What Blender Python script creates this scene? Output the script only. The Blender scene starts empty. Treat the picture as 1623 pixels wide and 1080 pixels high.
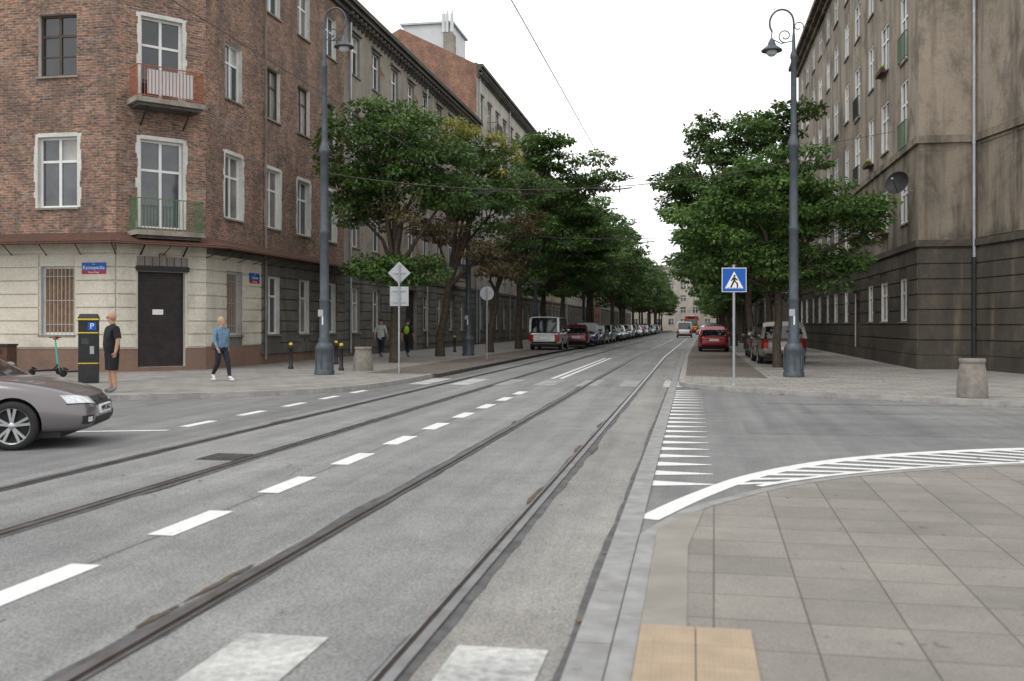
import bpy, math, random
import numpy as np
from mathutils import Vector, Matrix
from mathutils.bvhtree import BVHTree
random.seed(7); rng=np.random.default_rng(7)
S=bpy.context.scene; COL=S.collection
rad=math.radians
# ---------------------------------------------------------------- materials
MATS={}
class NG:
    def __init__(s,name):
        m=bpy.data.materials.new(name); m.use_nodes=True; s.m=m; s.t=m.node_tree
        s.b=s.t.nodes['Principled BSDF']; MATS[name]=m
    def n(s,ty,**kw):
        nd=s.t.nodes.new(ty)
        for k,v in kw.items():
            if k in nd.inputs: nd.inputs[k].default_value=v
            else: setattr(nd,k,v)
        return nd
    def l(s,a,b): s.t.links.new(a,b)
    def co(s,scale=(1,1,1),rot=(0,0,0)):
        if not hasattr(s,'_tc'): s._tc=s.n('ShaderNodeTexCoord')
        mp=s.n('ShaderNodeMapping'); mp.inputs['Scale'].default_value=scale; mp.inputs['Rotation'].default_value=rot
        s.l(s._tc.outputs['Object'],mp.inputs['Vector']); return mp.outputs[0]
    def noise(s,sc,detail=4,rough=.6,vec=None,dist=0):
        nd=s.n('ShaderNodeTexNoise'); nd.inputs['Scale'].default_value=sc; nd.inputs['Detail'].default_value=detail
        nd.inputs['Roughness'].default_value=rough; nd.inputs['Distortion'].default_value=dist
        s.l(vec if vec is not None else s.co(),nd.inputs['Vector']); return nd.outputs[0]
    def ramp(s,f,p0,p1,c0=(0,0,0),c1=(1,1,1)):
        r=s.n('ShaderNodeValToRGB'); e=r.color_ramp.elements
        e[0].position=p0; e[1].position=p1; e[0].color=(*c0,1); e[1].color=(*c1,1)
        s.l(f,r.inputs[0]); return r.outputs[0]
    def mix(s,f,a,b,mode='MIX'):
        m=s.n('ShaderNodeMix',data_type='RGBA',blend_type=mode)
        for i,v in ((0,f),(6,a),(7,b)):
            if isinstance(v,(int,float)): m.inputs[i].default_value=v
            elif isinstance(v,tuple): m.inputs[i].default_value=(*v,1)
            else: s.l(v,m.inputs[i])
        return m.outputs[2]
    def math(s,op,a,b=0,c=None):
        m=s.n('ShaderNodeMath',operation=op)
        for i,v in ((0,a),(1,b),(2,c)):
            if v is None: continue
            if isinstance(v,(int,float)): m.inputs[i].default_value=v
            else: s.l(v,m.inputs[i])
        return m.outputs[0]
    def bump(s,h,st=.3,d=.02):
        b=s.n('ShaderNodeBump'); b.inputs['Strength'].default_value=st; b.inputs['Distance'].default_value=d
        s.l(h,b.inputs['Height']); s.l(b.outputs[0],s.b.inputs['Normal'])
    def fin(s,col,rough=.8,metal=0,spec=.3):
        if isinstance(col,tuple): s.b.inputs['Base Color'].default_value=(*col,1)
        else: s.l(col,s.b.inputs['Base Color'])
        if isinstance(rough,(int,float)): s.b.inputs['Roughness'].default_value=rough
        else: s.l(rough,s.b.inputs['Roughness'])
        s.b.inputs['Metallic'].default_value=metal; s.b.inputs['Specular IOR Level'].default_value=spec
        return s.m
def pm(name,c1,c2=None,sc=3,rough=.8,metal=0,spec=.3,bump=0,det=5):
    g=NG(name)
    if c2 is None: c2=tuple(v*.8 for v in c1)
    f=g.noise(sc,det)
    g.fin(g.ramp(f,.35,.65,c1,c2),rough,metal,spec)
    if bump: g.bump(g.noise(sc*12,3),bump,.01)
    return g.m
def asphalt(name,a,b,crack=True,dark=.6):
    g=NG(name)
    big=g.noise(.22,5,.6); mid=g.noise(1.7,5,.65); fine=g.noise(55,2,.6)
    strk=g.noise(1.0,4,.6,g.co((2.2,.08,1)))
    c=g.ramp(big,.35,.65,a,b)
    c=g.mix(.65,c,g.ramp(mid,.3,.7,(.76,.76,.76),(1.18,1.18,1.18)),'MULTIPLY')
    c=g.mix(.85,c,g.ramp(strk,.35,.65,(.80,.80,.80),(1.12,1.12,1.11)),'MULTIPLY')
    c=g.mix(.8,c,g.ramp(fine,.35,.66,(.62,.62,.62),(1.45,1.45,1.45)),'MULTIPLY')
    if crack:
        v=g.n('ShaderNodeTexVoronoi',feature='DISTANCE_TO_EDGE'); v.inputs['Scale'].default_value=.16
        wob=g.n('ShaderNodeTexNoise'); wob.inputs['Scale'].default_value=1.3; wob.inputs['Detail'].default_value=6
        g.l(g.co(),wob.inputs['Vector'])
        ad=g.n('ShaderNodeVectorMath',operation='ADD'); g.l(g.co(),ad.inputs[0]); g.l(wob.outputs[1],ad.inputs[1]); g.l(ad.outputs[0],v.inputs['Vector'])
        m=g.ramp(v.outputs[0],.0006,.0022,(1,1,1),(0,0,0))
        m=g.mix(1.0,m,g.ramp(g.noise(.35,2),.54,.64,(0,0,0),(.6,.6,.6)),'MULTIPLY')
        c=g.mix(m,c,(a[0]*dark*.5,)*3)
    g.fin(c,.82,0,.25); g.bump(fine,.35,.006); return g.m
asphalt('asphalt',(.165,.166,.167),(.205,.205,.204))
asphalt('asphalt_track',(.195,.195,.195),(.245,.244,.242))
asphalt('asphalt_worn',(.215,.207,.195),(.265,.258,.246),False)
asphalt('asphalt_patch',(.15,.15,.152),(.175,.175,.175),False)
asphalt('asphalt_ground',(.17,.17,.17),(.2,.2,.2),False)
pm('tar',(.06,.06,.063),(.12,.12,.12),5,.7,0,.3,.4)
pm('rail_steel',(.38,.38,.40),(.24,.23,.225),3,.3,.9,.5)
pm('rail_groove',(.02,.018,.016),(.05,.035,.028),8,.8)
pm('rust_gravel',(.10,.07,.052),(.17,.145,.12),24,.95,0,.15,.8)
pm('kerb_stone',(.31,.31,.305),(.225,.223,.22),5,.85,0,.2,.3)
pm('kerb_far',(.36,.35,.335),(.25,.242,.23),3,.85,0,.2,.3)
def paint(name,wear0,wear1,base=(.2,.2,.2),c=(.74,.74,.73)):
    g=NG(name); f=g.noise(16,7,.72); f2=g.noise(1.6,4)
    ff=g.math('ADD',g.math('MULTIPLY',f,.6),g.math('MULTIPLY',f2,.4))
    g.fin(g.mix(g.ramp(ff,wear0,wear1,(0,0,0),(1,1,1)),base,g.mix(.6,g.ramp(g.noise(3,4),.3,.7,c,tuple(x*.88 for x in c)),g.ramp(g.noise(55,2,.6),.35,.66,(.8,.8,.8),(1.1,1.1,1.1)),'MULTIPLY')),.75)
    g.bump(g.noise(60,2),.2,.004); return g.m
paint('line_white',.32,.42); paint('line_worn',.36,.60,(.24,.24,.24),(.60,.60,.58)); paint('line_faint',.45,.72,(.22,.22,.22),(.58,.58,.56))
def slabs(name,c1,c2,w,h,mort,off=0.,ms=.008,rot=0):
    g=NG(name); b=g.n('ShaderNodeTexBrick'); b.offset=off; b.squash=1
    for k,v in (('Scale',1.),('Mortar Size',ms),('Mortar Smooth',.2),('Brick Width',w),('Row Height',h),('Bias',0.)): b.inputs[k].default_value=v
    b.inputs['Color1'].default_value=(*c1,1); b.inputs['Color2'].default_value=(*c2,1); b.inputs['Mortar'].default_value=(*mort,1)
    g.l(g.co((1,1,1),(0,0,rot)),b.inputs['Vector'])
    c=g.mix(.7,b.outputs[0],g.ramp(g.noise(.8,5,.7),.3,.7,(.72,.72,.72),(1.2,1.2,1.18)),'MULTIPLY')
    c=g.mix(.6,c,g.ramp(g.noise(70,2),.35,.65,(.75,.75,.75),(1.25,1.25,1.25)),'MULTIPLY')
    sp=g.ramp(g.noise(6,2,.5,None,.5),.70,.74,(1,1,1),(.62,.6,.58))
    c=g.mix(1.,c,sp,'MULTIPLY')
    g.fin(c,.85,0,.22); g.bump(g.math('SUBTRACT',1,b.outputs[1]),.5,.01); return g.m
slabs('slab_near',(.25,.235,.212),(.205,.193,.176),.5,.5,(.12,.11,.095),.0,.006,rad(1.2))
slabs('slab_far',(.30,.284,.265),(.24,.23,.215),.5,.5,(.155,.147,.137),.5,.012)
slabs('cobbles',(.24,.2,.175),(.15,.13,.12),.16,.13,(.09,.08,.07),.5,.018)
pm('dirt_strip',(.235,.218,.192),(.28,.262,.235),3,.9,0,.2,.4)
pm('tactile',(.40,.315,.225),(.33,.262,.19),5,.85,0,.2,.3)
def brick(name,c1,c2,mort,patch,pl=(.34,.31,.28),p0=.63,p1=.68):
    g=NG(name)
    sx=g.n('ShaderNodeSeparateXYZ'); g.l(g.co(),sx.inputs[0]); cx=g.n('ShaderNodeCombineXYZ'); g.l(sx.outputs[0],cx.inputs[0]); g.l(sx.outputs[2],cx.inputs[1])
    b=g.n('ShaderNodeTexBrick')
    for k,v in (('Scale',1.),('Mortar Size',.012),('Mortar Smooth',.3),('Brick Width',.27),('Row Height',.085),('Bias',-.1)): b.inputs[k].default_value=v
    b.inputs['Color1'].default_value=(*c1,1); b.inputs['Color2'].default_value=(*c2,1); b.inputs['Mortar'].default_value=(*mort,1)
    g.l(cx.outputs[0],b.inputs['Vector'])
    vec=g.co((1,1,1.6))
    c=g.mix(.9,b.outputs[0],g.ramp(g.noise(.9,6,.72),.3,.7,(.48,.50,.54),(1.38,1.32,1.27)),'MULTIPLY')
    c=g.mix(.95,c,g.ramp(g.noise(6,5,.85,g.co((1,1,3))),.36,.64,(.30,.33,.37),(1.75,1.72,1.68)),'MULTIPLY')
    c=g.mix(g.math('MULTIPLY',g.ramp(g.noise(.9,8,.85,vec,.4),p0,p1),.75),c,pl)
    c=g.mix(g.math('MULTIPLY',g.ramp(g.noise(.35,6,.7,g.co((1.6,1,.5))),.48,.66),.62),c,(.085,.075,.07))
    g.fin(c,.9,0,.15); g.bump(g.math('SUBTRACT',g.noise(12,4,.8),b.outputs[1]),.6,.03); return g.m
brick('brick_old',(.335,.185,.125),(.13,.092,.078),(.28,.25,.215),1,(.30,.275,.25),.57,.63)
brick('brick_party',(.36,.18,.12),(.25,.14,.10),(.3,.24,.2),1,(.38,.33,.29),.62,.68)
def plaster(name,a,b,stain,st0=.5,st1=.72,amt=.7,patch=None):
    g=NG(name)
    c=g.ramp(g.noise(.6,6,.7),.32,.68,a,b)
    c=g.mix(.6,c,g.ramp(g.noise(14,4,.7),.3,.7,(.78,.78,.78),(1.2,1.2,1.2)),'MULTIPLY')
    m=g.math('MULTIPLY',g.ramp(g.noise(1.0,5,.65,g.co((1.3,1.3,.16))),st0,st1),amt)
    c=g.mix(m,c,stain)
    m2=g.math('MULTIPLY',g.ramp(g.noise(.3,7,.75,None,.6),.50,.60),amt*.65)
    c=g.mix(m2,c,tuple(x*.8 for x in stain))
    if patch: c=g.mix(g.ramp(g.noise(.45,8,.8,g.co((1,1,1.3))),.57,.59),c,g.ramp(g.noise(12,3,.7,g.co((1,1,3))),.4,.6,patch,tuple(x*.6 for x in patch)))
    g.fin(c,.9,0,.15); g.bump(g.noise(5,6,.7),.4,.03); return g.m
plaster('cream_paint',(.66,.62,.53),(.56,.52,.44),(.33,.295,.25),.56,.78,.55)
plaster('plinth_red',(.26,.16,.12),(.21,.14,.11),(.11,.095,.085))
plaster('grey_stone',(.19,.185,.165),(.13,.125,.115),(.06,.058,.055))
plaster('grey_plaster',(.36,.325,.275),(.26,.235,.2),(.13,.12,.105),.5,.7,.7,(.27,.15,.1))
plaster('light_plaster',(.50,.47,.41),(.40,.37,.33),(.2,.185,.165))
plaster('dark_cornice',(.09,.085,.078),(.13,.12,.105),(.05,.05,.048))
plaster('ochre_plaster',(.46,.38,.25),(.38,.31,.21),(.18,.15,.11))
plaster('right_upper',(.37,.315,.25),(.28,.24,.195),(.095,.085,.074),.47,.70,.9)
plaster('right_mid',(.29,.245,.19),(.205,.178,.145),(.07,.064,.056),.45,.64,.9)
plaster('right_low',(.098,.087,.073),(.06,.054,.047),(.23,.19,.14),.60,.76,.55)
plaster('reveal_white',(.66,.65,.61),(.54,.53,.50),(.33,.31,.28),.6,.8,.5)
plaster('reveal_grey',(.30,.27,.235),(.22,.2,.175),(.11,.1,.09))
plaster('end_house',(.52,.47,.40),(.46,.42,.36),(.3,.28,.25))
pm('frame_white',(.75,.75,.74),(.66,.66,.65),2,.45)
pm('frame_brown',(.10,.065,.045),(.07,.045,.035),4,.6)
def glass(name,c,r=.06):
    g=NG(name); f=g.noise(.9,3)
    g.fin(g.ramp(f,.35,.65,c,tuple(x*.45 for x in c)),r,0,.8); return g.m
glass('glass_dark',(.028,.033,.038)); glass('glass_mid',(.09,.10,.11)); glass('glass_curtain',(.42,.42,.40),.25); glass('glass_curtain2',(.22,.21,.19),.15)
glass('car_glass',(.015,.018,.02),.04)
pm('wood_board',(.30,.19,.10),(.2,.12,.07),8,.8)
pm('shutter',(.03,.026,.026),(.048,.04,.038),4,.5,.3)
pm('roof_metal',(.16,.14,.13),(.11,.095,.09),1,.6,.2)
pm('rust',(.13,.065,.045),(.075,.045,.038),6,.85,0,.2,.3)
pm('rust_orange',(.36,.13,.07),(.25,.10,.07),9,.8)
pm('rail_green',(.12,.19,.10),(.08,.13,.08),9,.7)
pm('zinc',(.46,.48,.50),(.36,.38,.40),2,.45,.4)
pm('black_metal',(.03,.03,.032),(.018,.018,.02),3,.5)
pm('cast_iron',(.11,.105,.10),(.07,.068,.065),9,.7,.3)
pm('lamp_paint',(.085,.10,.115),(.06,.07,.083),5,.45,.2,.4)
pm('lamp_glass',(.5,.52,.5),(.42,.43,.42),3,.2)
pm('galv',(.40,.41,.42),(.32,.33,.34),6,.5,.5)
pm('sign_grey',(.42,.43,.44),(.35,.36,.37),3,.5,.3)
pm('sign_blue',(.01,.10,.42),(.01,.085,.36),2,.4)
pm('sign_red',(.45,.02,.02),(.38,.02,.02),2,.4)
pm('sign_white',(.8,.8,.8),(.74,.74,.74),2,.4)
pm('sign_black',(.01,.01,.01),(.015,.015,.015),2,.5)
pm('yellow',(.65,.50,.04),(.55,.42,.04),4,.5)
pm('concrete',(.28,.255,.225),(.19,.175,.155),7,.9,0,.2,.6)
pm('soil',(.10,.075,.05),(.07,.05,.035),12,.95)
pm('bark',(.10,.08,.062),(.055,.045,.037),9,.95,0,.1,.8)
pm('wire',(.07,.055,.05),(.05,.04,.04),2,.6)
pm('tyre',(.022,.022,.023),(.03,.03,.03),9,.85)
pm('alloy',(.50,.51,.52),(.42,.43,.44),5,.3,.8)
pm('chrome',(.7,.7,.72),(.6,.6,.62),3,.15,1)
pm('lens',(.75,.78,.8),(.45,.48,.5),14,.08,.1,.7)
pm('tail_red',(.35,.01,.01),(.25,.01,.01),9,.15)
pm('plastic_black',(.02,.02,.021),(.028,.028,.028),6,.6)
pm('white_panel',(.62,.63,.64),(.55,.56,.57),1,.6)
pm('skin',(.46,.27,.19),(.40,.23,.16),6,.6)
pm('lip',(.36,.15,.11),(.32,.13,.1),6,.6)
pm('cloth_black',(.013,.013,.015),(.022,.022,.024),9,.9)
pm('cloth_denim',(.10,.17,.25),(.16,.25,.34),16,.9)
pm('cloth_navy',(.018,.02,.03),(.025,.028,.04),9,.9)
pm('cloth_light',(.45,.47,.46),(.38,.4,.4),9,.9)
pm('cloth_green',(.30,.45,.03),(.25,.4,.03),9,.8)
pm('hair_blonde',(.42,.34,.23),(.33,.26,.17),20,.7)
pm('hair_dark',(.03,.022,.018),(.045,.033,.026),20,.7)
pm('shoe_white',(.7,.7,.7),(.6,.6,.6),9,.6)
pm('shoe_grey',(.2,.2,.2),(.13,.13,.13),9,.7)
pm('leaf_litter',(.26,.18,.08),(.16,.10,.05),30,.9)
pm('tram_red',(.45,.03,.02),(.38,.03,.02),2,.3)
pm('mint',(.1,.5,.42),(.08,.42,.36),2,.5)
def carpaint(name,c):
    g=NG(name); f=g.noise(1.2,3)
    g.fin(g.ramp(f,.3,.7,c,tuple(x*.86 for x in c)),.28,.35,.5)
    g.b.inputs['Coat Weight'].default_value=.8; g.b.inputs['Coat Roughness'].default_value=.06
for n,c in dict(p_taupe=(.175,.160,.168),p_red=(.30,.015,.02),p_white=(.62,.62,.62),p_gold=(.24,.215,.18),p_blue=(.03,.07,.16),p_black=(.02,.02,.024),p_grey=(.16,.165,.175),p_silver=(.4,.41,.42),p_dkred=(.14,.02,.025)).items(): carpaint(n,c)
def leafmat(name,a,b,c):
    g=NG(name)
    ge=g.n('ShaderNodeNewGeometry')
    f=g.noise(.55,3,.6)
    col=g.mix(g.ramp(f,.35,.65),a,b)
    col=g.mix(g.math('MULTIPLY',ge.outputs['Random Per Island'],.7),col,c)
    g.fin(col,.55,0,.3)
    tr=g.n('ShaderNodeBsdfTranslucent'); g.l(col,tr.inputs[0])
    mx=g.n('ShaderNodeMixShader'); mx.inputs[0].default_value=.3
    out=[n for n in g.t.nodes if n.type=='OUTPUT_MATERIAL'][0]
    g.l(g.b.outputs[0],mx.inputs[1]); g.l(tr.outputs[0],mx.inputs[2]); g.l(mx.outputs[0],out.inputs[0])
leafmat('leaf_green',(.045,.090,.026),(.068,.125,.032),(.115,.185,.05))
leafmat('leaf_fresh',(.060,.125,.030),(.092,.172,.038),(.15,.24,.065))
leafmat('leaf_yellow',(.18,.20,.035),(.27,.27,.05),(.34,.33,.08))
leafmat('leaf_brown',(.12,.085,.045),(.10,.095,.04),(.19,.14,.08))
# ---------------------------------------------------------------- mesh builder
class MB:
    def __init__(s): s.v=[]; s.f=[]; s.m=[]; s.sm=[]; s.M=None; s.slots=[]
    def mi(s,m):
        if m not in s.slots: s.slots.append(m)
        return s.slots.index(m)
    def add(s,vs,fs,mat,smooth=False):
        o=len(s.v); i=s.mi(mat)
        for p in vs:
            p=Vector(p)
            if s.M is not None: p=s.M@p
            s.v.append(tuple(p))
        for f in fs: s.f.append(tuple(a+o for a in f)); s.m.append(i); s.sm.append(smooth)
    def quad(s,pts,mat): s.add(pts,[tuple(range(len(pts)))],mat)
    def box(s,x0,x1,y0,y1,z0,z1,mat):
        s.add([(x0,y0,z0),(x1,y0,z0),(x1,y1,z0),(x0,y1,z0),(x0,y0,z1),(x1,y0,z1),(x1,y1,z1),(x0,y1,z1)],
              [(0,3,2,1),(4,5,6,7),(0,1,5,4),(1,2,6,5),(2,3,7,6),(3,0,4,7)],mat)
    def lathe(s,prof,mat,n=16,c=(0,0),cap=True):
        vs=[];fs=[]
        for r,z in prof:
            for k in range(n):
                a=2*math.pi*k/n; vs.append((c[0]+r*math.cos(a),c[1]+r*math.sin(a),z))
        for i in range(len(prof)-1):
            for k in range(n):
                k2=(k+1)%n; fs.append((i*n+k,i*n+k2,(i+1)*n+k2,(i+1)*n+k))
        s.add(vs,fs,mat,True)
        if cap:
            for i,fl in ((0,True),(len(prof)-1,False)):
                if prof[i][0]>1e-4:
                    ring=[vs[i*n+k] for k in range(n)]
                    s.add(ring,[tuple(range(n))[::-1] if fl else tuple(range(n))],mat)
    def tube(s,pts,rs,mat,n=8,cap=True):
        pts=[Vector(p) for p in pts]
        if not isinstance(rs,(list,tuple)): rs=[rs]*len(pts)
        vs=[];fs=[]; up=None
        for i,p in enumerate(pts):
            t=(pts[min(i+1,len(pts)-1)]-pts[max(i-1,0)]).normalized()
            if up is None:
                up=Vector((0,0,1)) if abs(t.z)<.9 else Vector((1,0,0))
            a=t.cross(up).normalized(); b=a.cross(t).normalized(); up=b
            for k in range(n):
                q=2*math.pi*k/n; vs.append(p+(a*math.cos(q)+b*math.sin(q))*rs[i])
        for i in range(len(pts)-1):
            for k in range(n):
                k2=(k+1)%n; fs.append((i*n+k,(i+1)*n+k,(i+1)*n+k2,i*n+k2))
        s.add(vs,fs,mat,True)
        if cap:
            s.add(vs[:n],[tuple(range(n))],mat); s.add(vs[-n:],[tuple(range(n))[::-1]],mat)
    def ball(s,c,r,mat,n=12,m=8,z0=-1,z1=1):
        if not isinstance(r,(list,tuple)): r=(r,)*3
        vs=[];fs=[]
        for i in range(m+1):
            zz=math.sin(math.asin(z0)+(math.asin(z1)-math.asin(z0))*i/m); q=math.sqrt(max(0,1-zz*zz))
            for k in range(n):
                a=2*math.pi*k/n; vs.append((c[0]+r[0]*q*math.cos(a),c[1]+r[1]*q*math.sin(a),c[2]+r[2]*zz))
        for i in range(m):
            for k in range(n):
                k2=(k+1)%n; fs.append((i*n+k,i*n+k2,(i+1)*n+k2,(i+1)*n+k))
        s.add(vs,fs,mat,True)
    def build(s,name,loc=(0,0,0),rot=0,parent=None):
        me=bpy.data.meshes.new(name); me.from_pydata(s.v,[],s.f)
        for m in s.slots: me.materials.append(MATS[m])
        me.polygons.foreach_set('material_index',s.m); me.polygons.foreach_set('use_smooth',s.sm); me.update()
        return place(name,me,loc,rot,parent)
def place(name,me,loc=(0,0,0),rot=0,parent=None):
    o=bpy.data.objects.new(name,me); COL.objects.link(o); o.location=loc
    if isinstance(rot,(int,float)): o.rotation_euler=(0,0,rot)
    else: o.rotation_euler=rot
    if parent is not None:
        o.parent=parent; o.matrix_parent_inverse=Matrix.Translation(-parent.location)
    return o
def empty(name,loc):
    e=bpy.data.objects.new(name,None); COL.objects.link(e); e.location=loc; e.empty_display_size=.5; return e
def text(body,size,mat,loc,rot,parent,name,align='CENTER'):
    c=bpy.data.curves.new(name,'FONT'); c.body=body; c.size=size; c.align_x=align; c.align_y='CENTER'; c.extrude=.002
    c.materials.append(MATS[mat]); o=bpy.data.objects.new(name,c); COL.objects.link(o); o.location=loc; o.rotation_euler=rot
    if parent is not None:
        o.parent=parent; o.matrix_parent_inverse=Matrix.Translation(-parent.location)
    return o
def bend(y): return .012*max(0,y-50)
def smooth(pts,n=6):
    P=[Vector((p[0],p[1])) for p in pts]; P=[P[0]*2-P[1]]+P+[P[-1]*2-P[-2]]; out=[]
    for i in range(1,len(P)-2):
        for k in range(n):
            t=k/n; a,b,c,d=P[i-1:i+3]
            out.append(.5*((2*b)+(c-a)*t+(2*a-5*b+4*c-d)*t*t+(3*b-a-3*c+d)*t**3))
    out.append(P[-2]); return out
def offs(P,d):
    out=[]
    for i,p in enumerate(P):
        t=(P[min(i+1,len(P)-1)]-P[max(i-1,0)]).normalized(); out.append(p+Vector((-t.y,t.x))*d)
    return out
# ---------------------------------------------------------------- ground / roads
mb=MB(); mb.quad([(-900,-900,-.01),(900,-900,-.01),(900,1200,-.01),(-900,1200,-.01)],'asphalt_ground'); mb.build('ground')
YS=[-12,0,10,20,35,50,110,290]
def strip(mb,xa,xb,z,mat,ys=YS):
    for a,b in zip(ys[:-1],ys[1:]):
        mb.quad([(xa+bend(a),a,z),(xb+bend(a),a,z),(xb+bend(b),b,z),(xa+bend(b),b,z)],mat)
mb=MB(); mb.quad([(-70,-12,0),(70,-12,0),(70,290,0),(-70,290,0)],'asphalt'); mb.build('road')
def rag(mb,xa,xb,z,mat,amp=.025,y0=-8,y1=60,st=.35,pa=1.,pb=1.):
    ys=list(np.arange(y0,y1,st)); pr=None; la=xa;lb=xb
    for y in ys:
        la=xa+(la-xa)*.6+random.uniform(-amp,amp)*pa; lb=xb+(lb-xb)*.6+random.uniform(-amp,amp)*pb
        c=((la+bend(y),y,z),(lb+bend(y),y,z))
        if pr: mb.quad([pr[0],pr[1],c[1],c[0]],mat)
        pr=c
mb=MB(); strip(mb,-7.0,-1.42,.004,'asphalt_track'); strip(mb,-1.42,-.62,.004,'asphalt_worn'); rag(mb,-.625,-.587,.0075,'tar',.012,-8,30)
rag(mb,-4.035,-4.01,.0065,'asphalt_patch',.01,-8,60)
mb.build('tram_track_bed')
mb=MB()
for (x0,x1,y0,y1) in ((-7.7,-7.05,16,31),(-11.5,-9.9,14.6,16.4),(.8,5.5,15.2,17.1),(2,9,18.9,19.6)):
    mb.quad([(x0,y0,.002),(x1,y0+.05,.002),(x1-.03,y1,.002),(x0+.02,y1-.04,.002)],'asphalt_patch')
mb.build('road_repair_patch')
R=[-1.35,-2.79,-5.24,-6.68]
for i,x in enumerate(R):
    mb=MB()
    rag(mb,x-.10,x+.10,.008,'tar',.016,-6,60,.3); strip(mb,x-.09,x+.09,.008,'tar',[59.5,110,290])
    for a,b in zip(YS[:-1],YS[1:]):
        A=bend(a);B=bend(b)
        def seg(x0,x1,z0,z1,m):
            mb.add([(x0+A,a,z0),(x1+A,a,z0),(x1+A,a,z1),(x0+A,a,z1),(x0+B,b,z0),(x1+B,b,z0),(x1+B,b,z1),(x0+B,b,z1)],[(0,1,2,3),(7,6,5,4),(3,2,6,7),(0,3,7,4),(1,5,6,2)],m)
        d=1 if i%2 else -1
        seg(x-.03,x+.03,.009,.022,'rail_steel')
        if d>0: seg(x+.03,x+.066,.009,.011,'rail_groove'); seg(x+.066,x+.082,.009,.018,'rail_steel')
        else: seg(x-.066,x-.03,.009,.011,'rail_groove'); seg(x-.082,x-.066,.009,.018,'rail_steel')
    for k in range(7 if i==0 else 3):
        y0=random.choice([3.2,4.1,6.2,7.1,5.0,9.5,12.6,16])+random.uniform(-.4,.4); ln=random.uniform(.3,1.0); sx=random.choice([-1,1]); xx=x+sx*.115
        n=22; pts=[]
        for q in range(n):
            aa=2*math.pi*q/n; pts.append((xx+math.cos(aa)*random.uniform(.010,.034),y0+math.sin(aa)*ln*.5*random.uniform(.8,1.1),.0125+.0003*k))
        mb.quad(pts,'rust_gravel')
    mb.build('tram_rail')
mb=MB(); mb.box(-5.85,-5.35,11.05,11.6,.004,.012,'cast_iron')
for k in range(8): mb.box(-5.83+k*.062,-5.79+k*.062,11.08,11.57,.012,.02,'galv' if False else 'cast_iron'); mb.box(-5.789+k*.062,-5.773+k*.062,11.1,11.55,.0121,.0125,'rail_groove')
mb.build('drain_grate')
mb=MB(); 
ky=-10
while ky<60:
    mb.box(-.585,-.40,ky+.004,ky+.996,-.01,.02+random.uniform(-.001,.001),'kerb_stone'); ky+=1
strip(mb,-.585,-.40,.02,'kerb_stone',[60,110,290]); mb.quad([(-.58,-10,.006),(-.405,-10,.006),(-.405,60,.006),(-.58,60,.006)],'tar')
mb.build('kerb_strip')
def pavement(path,closing,z,mat,name,kmat='kerb_far',kw=.15,inner=1):
    P=path; Q=offs(P,kw*inner); mb=MB()
    for i in range(len(P)-1):
        a,b,c,d=P[i],P[i+1],Q[i+1],Q[i]
        q=[(a.x,a.y,z),(b.x,b.y,z),(c.x,c.y,z),(d.x,d.y,z)]
        if inner<0: q=q[::-1]
        mb.quad(q,kmat)
        q=[(a.x,a.y,-.01),(b.x,b.y,-.01),(b.x,b.y,z),(a.x,a.y,z)]
        mb.quad(q if inner>0 else q[::-1],kmat)
    mb.build(name.replace('pavement','kerb'))
    mb=MB(); pts=[(p.x,p.y,z-.003) for p in Q]+[(x,y,z-.003) for x,y in closing]
    mb.quad(pts,mat); o=mb.build(name)
    return Q
Lk=[Vector(p) for p in [(-70,15)]]+smooth([(-20,16.6),(-15,17.9),(-12.3,19.3),(-9.75,21.0),(-8.5,22.6),(-7.95,24.5),(-7.8,27)],5)+[Vector((-7.8,50)),Vector((-7.8+bend(290),290))]
pavement(Lk,[(-70,290)],.12,'slab_far','pavement')
Rk=[Vector((-.36+bend(290),290)),Vector((-.36,50))]+smooth([(-.36,28),(-.2,26.2),(.96,24.6),(4,22.4),(5.6,21.4),(7.5,20.9),(12,20.6)],5)+[Vector((70,20.4))]
pavement(Rk,[(70,290)],.11,'slab_far','pavement')
Nk=[Vector((-.39,-10)),Vector((-.39,5))]+smooth([(-.39,7.6),(-.1,8.6),(.30,9.33),(.955,10.3),(2.04,11.3),(3.76,12.3),(6,12.95),(9,13.2)],5)+[Vector((70,13.3))]
pavement(Nk,[(70,-10)],.035,'slab_near','pavement','kerb_stone',.12,-1)
mb=MB(); mb.quad([(-.268,-9,.037),(-.02,-9,.037),(-.03,7.2,.037),(.1,8.7,.037),(.16,8.85,.037),(-.05,8.42,.037),(-.268,7.8,.037)],'dirt_strip'); mb.build('dirt_path')
mb=MB()
for tx in (-.265,.02):
    for ty in range(12):
        y1=5.28-ty*.30; mb.box(tx,tx+.278,y1-.295,y1,.036,.045,'tactile')
        if ty<5:
            for a in range(6):
                for b in range(6): 
                    cx=tx+.024+a*.046; cy=y1-.27+b*.049
                    mb.lathe([(.014,.045),(.011,.049),(.004,.0505)],'tactile',6,(cx,cy))
mb.build('tactile_paving')
mb=MB()
def poly(mb,pts,z,mat): mb.quad([(x,y,z) for x,y in pts],mat)
poly(mb,[(-7.62,29.5),(-7.62,50),(-7.62+bend(280),280),(-10.0+bend(280),280),(-10.0,50),(-10.0,29.5)][::-1],.122,'cobbles')
mb.build('cobbled_parking_strip')
mb=MB(); poly(mb,[(-.18,30),(2.1,29),(2.2,50),(2.2+bend(280),280),(-.18+bend(280),280),(-.18,50)],.112,'cobbles'); mb.build('cobbled_parking_strip')
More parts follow.
